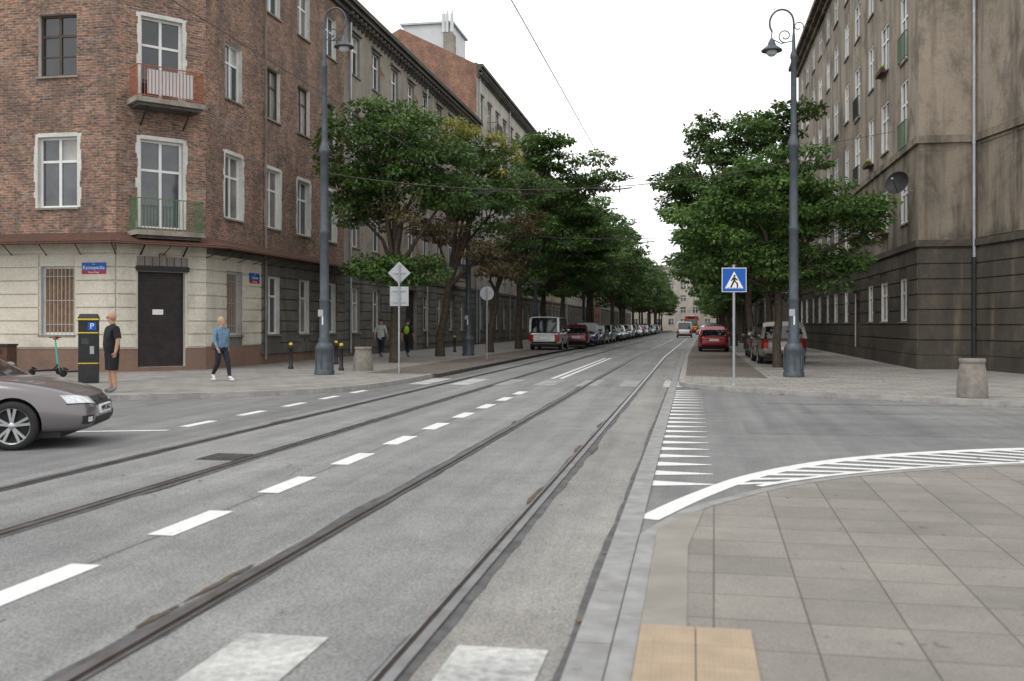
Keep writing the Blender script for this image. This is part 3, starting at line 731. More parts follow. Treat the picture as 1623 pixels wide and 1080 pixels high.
tree('locust_tree',-11.8,46,[(1.4,0,8.6,2.0,2,1.9,26,G),(.9,-.4,10.5,1.3,1.3,.7,12,Yl),(2.6,-.3,9.4,1.4,1.5,1.0,6,Yl),(2.6,-.2,9.2,1.4,1.5,1.0,10,F),(2.3,0,7.0,1.7,2,1.2,14,G),(0,0,5.6,2,2,1.2,8,B),(2.2,0,5.0,1.7,1.7,1.0,8,B)],3.4,.19,12,lean=(.12,0))
tree('locust_tree',-10.8,53,[(1.2,0,6.6,2.0,2,1.8,15,B),(0,0,4.6,1.8,1.8,.8,8,B),(1.8,.5,9,1.8,2,1.3,14,G),(1.8,.5,7,1.8,2,1.3,8,G)],3.4,.18,13,lean=(.1,0))
tree('locust_tree',-10.6,61,[(1.6,0,9.4,3.0,3,2.9,34,G),(4.3,0,10.6,2.1,2.2,1.7,20,G),(2.0,0,12.6,1.9,2,1.0,12,F),(3.6,0,7.2,2.4,2.5,1.7,22,G),(0,0,5.4,2.5,2.4,1.3,14,G)],4,.2,14,.24,.07,190)
tree('locust_tree',-10.2,69,[(1.8,0,8.0,3.2,3,3.0,36,G),(3.6,0,5.8,2.3,2.5,1.8,20,G),(1,0,4.3,2.5,2.4,1.0,14,G)],4,.2,15,.24,.07,190)
tree('locust_tree',3.0,36.5,[(-.2,0,6.0,2.2,2.1,1.6,36,F),(-2.2,0,5.1,1.6,1.8,1.2,22,F),(-2.2,0,3.8,1.3,1.5,.7,12,G),(.5,-.2,7.3,1.4,1.4,.7,15,F),(2.0,0,5.7,1.5,1.7,.9,18,F),(2.9,-.2,4.9,.9,1.1,.5,9,F),(-.6,0,3.6,1.8,1.9,1.0,22,G),(1.2,0,3.6,1.6,1.7,.8,16,G),(2.3,0,3.9,1.0,1.2,.5,8,F),(-1.4,-.5,6.3,1.1,1.2,.8,12,G)],2.8,.15,21,mul=1.45)
tree('locust_tree',3.0,54,[(-1.4,0,9.3,2.5,2.6,2.0,34,G),(-3.4,0,9.0,1.9,2.2,1.5,20,G),(-2.6,0,7.4,1.9,2.2,1.3,16,G),(.6,0,11.6,2.1,2.1,1.3,22,G),(2.4,0,12.8,1.3,1.3,.7,10,G),(-2.6,0,12.0,1.3,1.4,.8,12,G),(.9,0,7.8,2.4,2.4,2.0,24,G),(-1.5,0,5.6,2.3,2.4,1.2,18,G)],4,.2,22,.22,.065,190)
tree('locust_tree',3.3,45.5,[(-.8,0,5.4,2.4,2.4,2.0,28,G),(-2,0,4.3,1.8,1.9,1.1,14,G),(1.5,0,5.4,1.8,2,1.6,14,G)],2.8,.16,23,.2,.06,190)
gl=[(0,0,8.6,3.4,3.4,3.4,46,G),(2.2,0,6.6,2.6,2.8,2.2,24,G),(-2.2,0,6.4,2.4,2.6,2.0,18,G),(0,0,11.6,1.9,2,1.1,12,F)]
proto=tree('locust_tree',-10,78,gl,4,.2,31,.3,.1,75)
proto2=tree('locust_tree',3.4,64,[(0,0,6.6,3.0,3,2.8,40,G),(-2.2,0,5.2,2.2,2.3,1.9,22,F),(1.5,0,5,2.2,2.2,1.6,14,G)],3.2,.18,32,.3,.1,75)
def clone(P,x,y,rz,sc):
    E=empty('locust_tree',(x,y,.1))
    for ch in P.children:
        o=bpy.data.objects.new(ch.name.split('.')[0],ch.data); COL.objects.link(o); o.parent=E
    E.rotation_euler=(0,0,rz); E.scale=(sc,sc,sc*random.uniform(.92,1.08)); return E
y=87
while y<235: clone(proto,-9.6+bend(y)+random.uniform(-.8,.8),y,random.uniform(0,6),random.uniform(.8,1.12)); y+=random.uniform(8.5,11)
y=74
while y<245: clone(proto2,3.6+bend(y)+random.uniform(-.3,.4),y,random.uniform(0,6),random.uniform(.9,1.2)); y+=random.uniform(8.5,10.5)
# ---------------------------------------------------------------- street furniture
def lamp(x,y,side,H=11.0):
    mb=MB(); m='lamp_paint'
    mb.lathe([(.30,0),(.30,.12),(.27,.16),(.27,.75),(.29,.8),(.24,.9),(.17,1.0),(.19,1.06),(.15,1.12),(.145,2.2),(.16,2.24),(.14,2.3),(.13,4.2),(.15,4.24),(.15,4.34),(.125,4.4),(.12,6.6),(.17,6.66),(.17,6.76),(.12,6.9),(.085,7.05),(.08,9.2),(.10,9.24),(.10,9.34),(.055,9.45),(.045,H-.9),(.03,H-.75)],m,16)
    for k in range(8):
        a=2*math.pi*k/8; mb.tube([(.275*math.cos(a),.275*math.sin(a),.18),(.275*math.cos(a),.275*math.sin(a),.74)],.022,m,5)
    s=side; zt=H-.75
    pts=[(0,0,zt-.6)]; R_=.34
    for k in range(0,15):
        a=rad(180-k*15.5); pts.append((s*(R_+.0+R_*math.cos(a)),0,zt+.28+R_*math.sin(a)*1.15))
    mb.tube(pts,.03,m,7)
    e=pts[-1]
    pts2=[]
    for k in range(0,22):
        a=rad(-90+k*20); r=.20-.006*k; pts2.append((s*(.24+r*math.cos(a)),0,zt-.1+r*math.sin(a)))
    mb.tube(pts2,.018,m,6)
    pts3=[]
    for k in range(0,18):
        a=rad(200-k*20); r=.15-.005*k; pts3.append((s*(-.13+r*math.cos(a)),0,zt+.15+r*math.sin(a)))
    mb.tube(pts3,.016,m,6)
    lx=s*.62; lz=H-1.0
    mb.tube([(e[0],0,e[2]),(lx,0,lz+.18),(lx,0,lz)],.02,m,6)
    mb.tube([(0,0,zt-.25),(s*.35,0,zt-.32),(lx,0,lz+.08)],.016,m,6)
    mb.lathe([(.03,lz+.1),(.06,lz+.05),(.10,lz-.02),(.13,lz-.12),(.27,lz-.22),(.30,lz-.25),(.30,lz-.28),(.25,lz-.28)],m,16,(lx,0))
    mb.lathe([(.16,lz-.281),(.15,lz-.36),(.08,lz-.42),(.01,lz-.43)],'lamp_glass',14,(lx,0))
    mb.box(-.02,.02,-.16,-.151,1.5,1.75,'sign_white'); mb.box(-.14,.02,-.165,-.15,1.75,1.95,'sign_grey')
    return mb.build('street_lamp',(x,y,.12))
lamp(-10.9,28.5,1,11.1); lamp(2.9,29.9,-1,10.75); lamp(-10.7,47.2,1,11.1); lamp(-10.5,67,1,11); lamp(2.9,72,-1,10.8); lamp(-9.9,92,1,11)
mb=MB()
for x,z in ((-2.07,5.45),(-5.96,5.45)):
    for a,b in ((-6,28.6),(28.6,60),(60,92),(92,270)):
        mb.tube([(x+bend(a),a,z),(x+bend((a+b)/2),(a+b)/2,z-.05),(x+bend(b),b,z)],.007,'rust' if x>-3 else 'wire',5)
for (a,b,za,zm,zb) in (((-10.9,28.5),(2.9,29.9),6.2,5.62,6.35),((-10.7,47.2),(7.6,47.6),6.2,5.7,6.6),((-10.5,67),(2.9,72),6.2,5.7,6.4)):
    A=Vector((*a,za));Bq=Vector((*b,zb)); pts=[]
    for k in range(13):
        t=k/12; p=A.lerp(Bq,t); p.z-= (za+zb-2*zm)/2*(4*t*(1-t)); pts.append(p)
    mb.tube(pts,.012,'wire',5)
    for t in (.35,.63): 
        p=pts[int(t*12)]; mb.tube([p,p+Vector((.35,0,-.06))],.035,'black_metal',6)
    for x in (-2.07,-5.96): 
        p=Vector((x,a[1]+.5,5.47)); mb.tube([p,p+Vector((0,0,.2))],.02,'black_metal',5); mb.tube([p+Vector((-.35,0,.05)),p+Vector((.35,0,.12))],.02,'black_metal',5)
mb.tube([(-16.1,40,7.9),(-6,40,6.9),(7.6,40,9.0)],.01,'wire',5)
mb.build('tram_overhead_wires')
def manshape(mb,mat,y,sc,cx,cz):
    def P(pts): mb.quad([(cx+a*sc,y,cz+b*sc) for a,b in pts],mat)
    n=10; P([(.02+.055*math.cos(2*math.pi*k/n),.30+.055*math.sin(2*math.pi*k/n)) for k in range(n)])
    P([(-.05,.24),(-.045,.02),(.06,.02),(.07,.22)]); P([(-.05,.06),(-.20,-.26),(-.13,-.28),(.03,.03)]); P([(-.01,.04),(.12,-.10),(.13,-.28),(.20,-.28),(.19,-.07),(.06,.05)]); P([(-.05,.24),(-.17,.06),(-.13,.03),(-.02,.16)]); P([(.06,.22),(.19,.10),(.16,.06),(.05,.14)])
mb=MB()
mb.tube([(0,.03,0),(0,.03,3.0)],.032,'galv',10); mb.lathe([(.06,0),(.05,.05)],'galv',10,(0,.03))
mb.box(-.3,.3,-.012,0,2.32,2.92,'sign_white'); mb.box(-.285,.285,-.016,-.0125,2.335,2.905,'sign_blue')
mb.quad([(-.225,-.019,2.41),(.225,-.019,2.41),(0,-.019,2.83)],'sign_white'); manshape(mb,'sign_black',-.022,.50,0,2.57)
for k in range(5): 
    x=-.15+k*.075; mb.quad([(x-.014,-.0225,2.415),(x+.014,-.0225,2.415),(x*.92+.010,-.0225,2.435),(x*.92-.010,-.0225,2.435)],'sign_black')
for z in (2.45,2.8): mb.box(-.2,.2,.0005,.03,z-.015,z+.015,'galv')
mb.build('pedestrian_crossing_sign',(1.02,25.25,.11),rad(6))
mb=MB(); mb.tube([(0,0,0),(0,0,3.35)],.03,'galv',8); r=.28
mb.add([(0,.04,3.1-r*1.25),(r*1.25,.04,3.1),(0,.04,3.1+r*1.25),(-r*1.25,.04,3.1),(0,.055,3.1-r*1.25),(r*1.25,.055,3.1),(0,.055,3.1+r*1.25),(-r*1.25,.055,3.1)],[(0,1,2,3),(7,6,5,4),(0,4,5,1),(1,5,6,2),(2,6,7,3),(3,7,4,0)],'sign_grey')
mb.box(-.29,.29,.04,.055,2.08,2.68,'sign_grey')
for z in (2.2,2.55,3.1): mb.box(-.2,.2,.012,.039,z-.018,z+.018,'galv')
mb.build('priority_road_sign',(-8.9,29.6,.12),rad(8))
mb=MB(); mb.tube([(0,0,0),(0,0,3.1)],.03,'galv',8); mb.M=Matrix.Translation((0,.05,2.85))@Matrix.Rotation(rad(90),4,'X'); mb.lathe([(.3,-.006),(.3,.006)],'sign_grey',24); mb.M=None
for z in (2.75,2.95): mb.box(-.15,.15,.01,.042,z-.015,z+.015,'galv')
mb.build('round_traffic_sign',(-8.7,42,.12),rad(5))
mb=MB(); mb.box(-.23,.23,-.16,.16,0,1.62,'black_metal'); mb.box(-.235,.235,-.165,.165,1.28,1.31,'yellow'); mb.box(-.235,.235,-.165,.165,.5,.525,'yellow')
mb.box(-.25,.25,-.18,.18,1.62,1.66,'yellow'); mb.add([(-.25,-.18,1.661),(.25,-.18,1.661),(.25,.18,1.661),(-.25,.18,1.661),(-.2,-.1,1.78),(.2,-.1,1.78),(.2,.14,1.78),(-.2,.14,1.78)],[(0,1,5,4),(1,2,6,5),(2,3,7,6),(3,0,4,7),(4,5,6,7)],'black_metal')
mb.box(.0,.2,-.168,-.161,1.36,1.56,'sign_blue'); mb.box(-.17,.17,-.168,-.161,.62,1.2,'plastic_black'); mb.box(-.15,.02,-.175,-.169,1.0,1.15,'glass_mid'); mb.box(.05,.15,-.175,-.169,.75,.95,'galv')
pmO=mb.build('parking_meter',(-15.3,23.3,.12),rad(25))
t=text('P',.2,'sign_white',(.1,-.172,1.46),(rad(90),0,0),None,'letter'); t.parent=pmO
def planter(x,y,r,h,nm='concrete_planter'):
    mb=MB()
    mb.lathe([(r*1.0,0),(r*1.02,.05),(r*.98,h*.5),(r*.80,h*.86),(r*.80,h*.88),(r*.86,h*.90),(r*.86,h),(r*.66,h),(r*.64,h-.08)],'concrete',12,cap=False); mb.lathe([(.001,h-.07),(r*.66,h-.08)],'soil',12,cap=False)
    mb.build(nm,(x,y,.115))
planter(5.75,22.15,.31,.80); planter(-10.6,31.2,.33,.78)
def bollard(x,y,h=.9):
    mb=MB(); mb.lathe([(.09,0),(.09,.08),(.065,.1),(.06,h*.78),(.075,h*.79),(.075,h*.82),(.06,h*.83),(.06,h*.9)],'black_metal',12); mb.lathe([(.062,h*.901),(.066,h*.95),(.05,h*.985),(.02,h)],'yellow',12); mb.build('bollard',(x,y,.12))
for p in ((-13.4,31.9),(-11.35,31.2),(-13.3,36),(-12.9,50.5),(-12.9,53.5),(-12.9,57)): bollard(*p)
mb=MB(); mb.box(-.2,.2,-.12,.12,.7,1.15,'yellow'); mb.box(-.17,.17,-.13,-.121,1.0,1.1,'plastic_black'); mb.tube([(0,0,0),(0,0,.7)],.03,'galv',8); mb.build('post_box',(6.0,58,.12))
def scooter(x,y,rot):
    mb=MB()
    for wx in (-.45,.5):
        mb.M=Matrix.Translation((wx,0,.11))@Matrix.Rotation(rad(90),4,'X'); mb.lathe([(.07,-.025),(.11,-.02),(.11,.02),(.07,.025)],'tyre',16); mb.M=None
    mb.box(-.4,.32,-.08,.08,.12,.17,'black_metal'); mb.tube([(.5,0,.12),(.44,0,.4),(.36,0,1.1)],[.03,.028,.022],'mint',8); mb.tube([(.30,0,.16),(.45,0,.3)],.03,'black_metal',8)
    mb.tube([(.36,-.24,1.12),(.37,0,1.12),(.36,.24,1.12)],.016,'black_metal',8); mb.tube([(-.45,0,.26),(-.3,0,.2)],.025,'black_metal',6); mb.box(.32,.44,-.05,.05,1.05,1.16,'rust_orange')
    mb.build('electric_scooter',(x,y,.12),rot)
scooter(-17.6,26.3,rad(60)); scooter(-18.9,26.6,rad(75))
mb=MB(); mb.box(-.36,.36,-.25,.25,.05,.86,'rust'); mb.box(-.39,.39,-.28,.28,.86,.92,'black_metal'); mb.box(-.2,.2,-.256,-.251,.62,.76,'black_metal')
for a in (-.3,.3): mb.box(a-.04,a+.04,-.2,.2,0,.05,'black_metal')
mb.build('litter_bin',(-20.6,26.9,.12),rad(5))
mb=MB()
def leafat(x,y,z,s=.035):
    a=random.uniform(0,6.3); c_,s_=math.cos(a)*s,math.sin(a)*s; t=random.uniform(0,.012)
    mb.quad([(x-c_,y-s_,z),(x+s_*.5,y-c_*.5,z+t),(x+c_,y+s_,z+t*.5),(x-s_*.5,y+c_*.5,z+t)],'leaf_litter')
for P,sd,dens in ((Rk,-1,9),(Lk[1:],-1,5),(Nk,1,2.5)):
    for a,b in zip(P[:-1],P[1:]):
        L=(b-a).length
        if L>25: L=25
        for k in range(int(L*dens)):
            p=a.lerp(b,random.random()); n=(b-a).normalized(); n=Vector((-n.y,n.x)); q=p+n*(sd*abs(random.gauss(.06,.22))+ .0)
            if q.y<60: leafat(q.x,q.y,.012 )
for k in range(500): leafat(random.uniform(-.2,6.5),random.uniform(27,48),.125)
for k in range(500): leafat(random.uniform(-14.5,-8),random.uniform(28,55),.135)
for k in range(14): leafat(random.uniform(-7,3),random.uniform(4,11),.0125,.024)
mb.build('fallen_leaves')
# ---------------------------------------------------------------- vehicles
def wheel(mb,x,y,r,side,w=.2,spokes=5):
    q_=.74
    mb.M=Matrix.Translation((x,y,r))@Matrix.Rotation(rad(-90*side),4,'X')
    mb.lathe([(r*q_,w*.5-.01),(r*(q_+.05),w*.5),(r*.94,w*.46),(r,w*.34),(r,-w*.4),(r*.9,-w*.5),(r*.6,-w*.5)],'tyre',28,cap=False)
    mb.lathe([(r*q_,w*.5-.012),(r*(q_-.04),w*.5-.02),(r*(q_-.06),w*.1)],'alloy',28,cap=False)
    mb.lathe([(.001,w*.08),(r*(q_-.04),w*.08)],'plastic_black',28,cap=False)
    mb.lathe([(.001,w*.45),(r*.1,w*.44),(r*.16,w*.38),(r*.17,w*.1)],'alloy',14,cap=False)
    for k in range(spokes):
        a=2*math.pi*k/spokes+.3
        for da in (-.13,.13):
            c0,s0=math.cos(a+da*.9),math.sin(a+da*.9); c1,s1=math.cos(a+da*1.4),math.sin(a+da*1.4)
            p=Vector((-s0,c0,0))*r*.045; q=Vector((-s1,c1,0))*r*.06
            i0=Vector((c0*r*.1,s0*r*.1,w*.40)); o0=Vector((c1*r*(q_-.03),s1*r*(q_-.03),w*.42)); dz=Vector((0,0,-.03))
            mb.add([i0-p,i0+p,o0+q,o0-q,i0-p+dz,i0+p+dz,o0+q+dz,o0-q+dz],[(0,3,2,1),(0,1,5,4),(1,2,6,5),(2,3,7,6),(3,0,4,7)],'alloy')
    mb.M=None
CAR={}
def carmesh(key,L,W,H,paint,kind):
    import bmesh
    hw=W/2; belt=.62*H if kind!='van' else .55*H
    if kind=='van':
        xs=[-.5,-.495,-.47,-.3,0,.2,.31,.40,.465,.49,.5]; zt=[.5,.95,1.02,1.04,1.04,1.05,1.06,.98,.86,.66,.5]; ww=[.86,.93,.98,1,1,1,1,.97,.9,.8,.7]; zb=[.42,.3,.25,.22,.22,.22,.22,.22,.24,.28,.36]; bs=belt/1.04
    else:
        xs=[-.5,-.492,-.455,-.34,-.12,.08,.24,.36,.445,.485,.5]; zt=[.62,.86,.96,.97,.95,.93,.93,.85,.74,.62,.5]; ww=[.74,.86,.95,1,1,1,.99,.965,.89,.77,.64]; zb=[.44,.32,.24,.2,.19,.19,.19,.2,.2,.24,.34]; bs=belt/.94
    mb=MB(); secs=[]
    for x,z,w,b in zip(xs,zt,ww,zb):
        z*=bs; b*=H/1.48*.95; w*=hw; h=z-b
        half=[(.0,b),(.72*w,b),(.93*w,b+.03),(w*.985,b+.18*h),(w,b+.42*h),(w*.985,b+.68*h),(w*.955,b+.86*h),(w*.89,z-.01*h),(w*.74,z+.015),(w*.36,z+.03),(0,z+.035)]
        secs.append([(x*L,y,zz) for y,zz in half]+[(x*L,-y,zz) for y,zz in half[-2:0:-1]])
    n=len(secs[0]); vs=[p for s_ in secs for p in s_]; fs=[]
    for i in range(len(secs)-1):
        for k in range(n): k2=(k+1)%n; fs.append((i*n+k,(i+1)*n+k,(i+1)*n+k2,i*n+k2))
    fs.append(tuple(range(n))); fs.append(tuple(range((len(secs)-1)*n,len(secs)*n))[::-1])
    mb.add(vs,fs,paint,True)
    me=bpy.data.meshes.new('b'); me.from_pydata(mb.v,[],mb.f); me.materials.append(MATS[paint]); me.materials.append(MATS['plastic_black'])
    ob=bpy.data.objects.new('b',me); COL.objects.link(ob); sub=ob.modifiers.new('s','SUBSURF'); sub.levels=2; sub.render_levels=2
    r=.212*H if kind!='van' else .175*H
    ax=(.305*L,-.27*L) if kind!='van' else (.30*L,-.27*L)
    cb=MB()
    for x in ax:
        for s_ in (1,-1):
            cb.M=Matrix.Translation((x,s_*(hw-.06),r+.01))@Matrix.Rotation(rad(90),4,'X'); cb.lathe([(r*1.13,-.2),(r*1.13,.2)],'plastic_black',28)
    cm=bpy.data.meshes.new('c'); cm.from_pydata(cb.v,[],cb.f); cm.materials.append(MATS[paint]); cm.materials.append(MATS['plastic_black']); cm.polygons.foreach_set('material_index',[1]*len(cm.polygons))
    bm=bmesh.new(); bm.from_mesh(cm); bmesh.ops.remove_doubles(bm,verts=bm.verts,dist=1e-4); bmesh.ops.recalc_face_normals(bm,faces=bm.faces); bm.to_mesh(cm); bm.free()
    bm=bmesh.new(); bm.from_mesh(me); bmesh.ops.recalc_face_normals(bm,faces=bm.faces); bm.to_mesh(me); bm.free()
    co=bpy.data.objects.new('c',cm); COL.objects.link(co)
    bo=ob.modifiers.new('bo','BOOLEAN'); bo.operation='DIFFERENCE'; bo.object=co; bo.solver='EXACT'
    bpy.context.view_layer.update(); dg=bpy.context.evaluated_depsgraph_get()
    fm=bpy.data.meshes.new_from_object(ob.evaluated_get(dg)); 
    bpy.data.objects.remove(ob); bpy.data.objects.remove(co)
    V=[v.co.copy() for v in fm.vertices]; Fp=[tuple(p.vertices) for p in fm.polygons]; MI=[p.material_index for p in fm.polygons]
    bvh=BVHTree.FromPolygons(V,Fp)
    out=MB()
    out.add(V,[f for f,m in zip(Fp,MI) if m==0],paint,True); 
    out.add(V,[f for f,m in zip(Fp,MI) if m!=0],'plastic_black',False)
    def patch(corners,d,mat,nx=8,ny=5,off=.006):
        d=Vector(d).normalized(); P=[Vector(c) for c in corners]; g=[]
        for j in range(ny+1):
            for i in range(nx+1):
                u=i/nx;v=j/ny; p=P[0].lerp(P[1],u).lerp(P[3].lerp(P[2],u),v); h=bvh.ray_cast(p-d*1.2,d,3.)
                q=h[0]-d*off if h[0] is not None else None; g.append(q)
        f=[]
        for j in range(ny):
            for i in range(nx):
                a=j*(nx+1)+i; ids=(a,a+1,a+nx+2,a+nx+1)
                if all(g[t] is not None for t in ids) and max((g[s1]-g[s2]).length for s1 in ids for s2 in ids)<.35: f.append(ids)
        out.add([q if q is not None else Vector((0,0,.4)) for q in g],f,mat,True)
    zb_=belt-.02; zr=H
    if kind=='van': st=[(-.495,.0,1),(-.480,.93,1),(-.46,1,1),(-.20,1,1),(-.17,1,1),(.10,1,1),(.13,1,1),(.215,.95,1),(.37,0,1)]; side=['p','p','g','p','g','p','g','g']; wt=.90
    elif kind=='suv': st=[(-.485,0,1),(-.462,.72,1),(-.42,.97,1),(-.22,1,1),(-.2,1,1),(-.02,1,1),(0,1,1),(.09,.93,1),(.235,0,1)]; side=['p','p','g','p','g','p','g','g']; wt=.80
    else: st=[(-.475,0,1),(-.435,.60,1),(-.36,.93,1),(-.19,1,1),(-.165,1,1),(-.03,.995,1),(-.01,.99,1),(.055,.92,1),(.245,0,1)]; side=['p','g','g','p','g','p','g','g']; wt=.76
    rows_=[]
    for xx,t,_ in st:
        z=zb_+(zr-zb_)*t; wb=hw*.93; wtp=wb+(hw*wt-wb)*t
        rows_.append([(xx*L,wb,zb_-.03),(xx*L,wtp+.02,zb_+(z-zb_)*.93),(xx*L,wtp-.02,z-.03*t),(xx*L,wtp-.11,z),(xx*L,wtp*.5,z+.02*t),(xx*L,0,z+.03*t)])
    for i in range(len(rows_)-1):
        A=rows_[i];Bq=rows_[i+1]
        for k in range(5):
            if k==0: m='car_glass' if side[i]=='g' else ('plastic_black' if side[i]=='p' and 2<i<7 else paint)
            elif k in (3,4): m='car_glass' if (i==len(rows_)-2 or i==0) else paint
            else: m=paint
            for s_ in (1,-1):
                q=[(p[0],p[1]*s_,p[2]) for p in (A[k],Bq[k],Bq[k+1],A[k+1])]
                if s_<0: q=q[::-1]
                out.add(q,[(0,1,2,3)],m,True)
    for x in ax:
        for s_ in (1,-1): wheel(out,x,s_*(hw-.105),r,s_,.2)
    F_=.5*L; zc=H/1.48
    for s_ in (1,-1):
        patch([(F_,s_*hw*.42,.56*zc),(F_,s_*hw*.93,.62*zc),(F_,s_*hw*.95,.74*zc),(F_,s_*hw*.50,.67*zc)],(-1,-s_*.25,-.12),'lens',12,6)
        patch([(F_,s_*hw*.40,.545*zc),(F_,s_*hw*.94,.605*zc),(F_,s_*hw*.94,.62*zc),(F_,s_*hw*.42,.56*zc)],(-1,-s_*.25,-.12),'plastic_black',12,1)
        patch([(F_,s_*hw*.60,.585*zc),(F_,s_*hw*.72,.60*zc),(F_,s_*hw*.73,.67*zc),(F_,s_*hw*.62,.655*zc)],(-1,-s_*.25,-.12),'chrome',5,4,.011)
        patch([(F_,s_*hw*.55,.31*zc),(F_,s_*hw*.78,.31*zc),(F_,s_*hw*.78,.42*zc),(F_,s_*hw*.55,.42*zc)],(-1,0,0),'plastic_black',5,4)
        patch([(F_,s_*hw*.61,.335*zc),(F_,s_*hw*.72,.335*zc),(F_,s_*hw*.72,.40*zc),(F_,s_*hw*.61,.40*zc)],(-1,0,0),'lens',4,4,.01)
        T=-.5*L
        z0_,z1_=(.60,.80) if kind=='hatch' else ((.55,1.05) if kind=='suv' else (.5,.92)); z0_*=zc if kind!='van' else 1; z1_*=zc if kind!='van' else 1
        patch([(T,s_*hw*.66,z0_),(T,s_*hw*.97,z0_),(T,s_*hw*.95,min(z1_,belt-.04)),(T,s_*hw*.66,min(z1_,belt-.04))],(1,-s_*.2,0),'tail_red',8,6)
        for sx in (.20,-.01 if kind!='van' else .0,-.235):
            patch([(sx*L,s_*hw,.30*zc),(sx*L+.008,s_*hw,.30*zc),(sx*L+.008,s_*hw,belt-.03),(sx*L,s_*hw,belt-.03)],(0,-s_,0),'plastic_black',1,12,.003)
        patch([(-.16*L,s_*hw,.19*zc),(.18*L,s_*hw,.19*zc),(.18*L,s_*hw,.25*zc),(-.16*L,s_*hw,.25*zc)],(0,-s_,0),'plastic_black',16,2,.004)
        patch([(.25*L,s_*hw*.80,2),(.455*L,s_*hw*.62,2),(.455*L,s_*hw*.62-.008*s_,2),(.25*L,s_*hw*.80-.008*s_,2)],(0,0,-1),'plastic_black',14,1,.002)
        for hx in (.03,-.20): 
            px=hx*L; out.tube([(px,s_*(hw+.0),belt-.14),(px+.05,s_*(hw+.018),belt-.135),(px+.14,s_*(hw+.018),belt-.135),(px+.19,s_*(hw),belt-.14)],.013,paint,6)
        mx=.175*L; out.ball((mx,s_*(hw+.08),belt+.09),(.07,.115,.075),paint,12,8); out.tube([(mx,s_*(hw-.06),belt+.02),(mx,s_*(hw+.04),belt+.06)],.025,'plastic_black',6)
    patch([(F_,-hw*.34,.53*zc),(F_,hw*.34,.53*zc),(F_,hw*.37,.65*zc),(F_,-hw*.37,.65*zc)],(-1,0,-.05),'plastic_black',12,4)
    patch([(F_,-hw*.35,.585*zc),(F_,hw*.35,.585*zc),(F_,hw*.355,.60*zc),(F_,-hw*.355,.60*zc)],(-1,0,-.05),'chrome',12,1,.012)
    patch([(F_,-hw*.37,.65*zc),(F_,hw*.37,.65*zc),(F_,hw*.375,.665*zc),(F_,-hw*.375,.665*zc)],(-1,0,-.05),'chrome',12,1,.012)
    patch([(F_,-hw*.5,.27*zc),(F_,hw*.5,.27*zc),(F_,hw*.45,.38*zc),(F_,-hw*.45,.38*zc)],(-1,0,0),'plastic_black',12,3)
    patch([(F_,-.055,.60*zc),(F_,.055,.60*zc),(F_,.045,.645*zc),(F_,-.045,.645*zc)],(-1,0,-.05),'chrome',6,3,.016)
    out.box(F_-.02,F_+.018,-.26,.26,.42*zc,.42*zc+.115,'sign_white')
    T=-.5*L; pz=.62*zc if kind=='hatch' else .5*zc
    out.box(T-.018,T+.03,-.26,.26,pz,pz+.115,'sign_white')
    patch([(T,-hw*.8,.30*zc),(T,hw*.8,.30*zc),(T,hw*.8,.37*zc),(T,-hw*.8,.37*zc)],(1,0,0),'plastic_black',12,3)
    out.box(-.44*L,.42*L,-hw*.8,hw*.8,.14*zc,.26*zc,'plastic_black')
    me=bpy.data.meshes.new(key); me.from_pydata(out.v,[],out.f)
    for m in out.slots: me.materials.append(MATS[m])
    me.polygons.foreach_set('material_index',out.m); me.polygons.foreach_set('use_smooth',out.sm); me.update()
    return me
def car(name,x,y,z,head,L,W,H,paint,kind):
    k=(paint,kind,L)
    if k not in CAR: CAR[k]=carmesh(name,L,W,H,paint,kind)
    return place(name,CAR[k],(x,y,z),rad(head))
hd=19; Lc=4.75; hv=Vector((math.cos(rad(hd)),math.sin(rad(hd)))); rt=Vector((hv.y,-hv.x))
wc=Vector((-8.62,11.5)); cpos=wc-rt*(.90-.105)-hv*(.305*Lc)
hero=car('taupe_car',cpos.x,cpos.y,.004,hd,Lc,1.8,1.48,'p_taupe','hatch')
t=text('WPR 8E62',.105,'sign_black',(Lc/2+.0205,.0,.4775),(rad(90),0,rad(90)),None,'plate_text'); t.parent=hero
car('parked_van',-8.6,60.5,.124,90,4.8,1.92,1.95,'p_white','van')
car('parked_car',1.2,58.5,.114,90,4.0,1.68,1.44,'p_red','hatch')
car('parked_suv',3.35,41.2,.114,92,4.5,1.8,1.62,'p_gold','suv')
car('parked_car',3.4,48.2,.114,90,4.3,1.75,1.46,'p_grey','hatch')
cols=[('p_dkred','hatch',4.2),('p_blue','suv',4.5),('p_black','hatch',4.3),('p_grey','hatch',4.3),('p_silver','hatch',4.3),('p_white','hatch',4.2)]
seq=[0,1,3,4,2,4,3,5,2,4,0,3,4,1,5,2,3,4]
y=67.5
for i in seq:
    p,k,L=cols[i]; car('parked_car',-8.3+bend(y)+.35,y,.124,(-90 if i!=0 else 90)+random.uniform(-10,14),L,1.76,1.5 if k=='hatch' else 1.66,p,k); y+=6.2
y=66
for i in (3,4,2,5,4,1,3,2,4,3): 
    p,k,L=cols[i]; car('parked_car',1.1+bend(y),y,.114,90+random.uniform(-2,2),L,1.76,1.5 if k=='hatch' else 1.66,p,k); y+=6.4
car('white_van',-1.9+bend(128),128,.01,90,4.8,1.92,1.95,'p_white','van')
mb=MB(); mb.box(-1.2,1.2,0,26,.35,3.3,'tram_red'); mb.box(-1.21,1.21,.5,25.5,1.5,2.5,'car_glass'); mb.box(-1.05,1.05,-.03,0,1.4,2.7,'car_glass'); mb.box(-.6,.6,-.04,-.001,2.85,3.15,'sign_black'); mb.box(-1.1,1.1,1,25,.1,.35,'plastic_black'); mb.box(-.5,.5,8,14,3.3,3.6,'white_panel')
for s_ in (-.8,.8): mb.box(s_-.15,s_+.15,-.03,0,.7,.9,'lens')
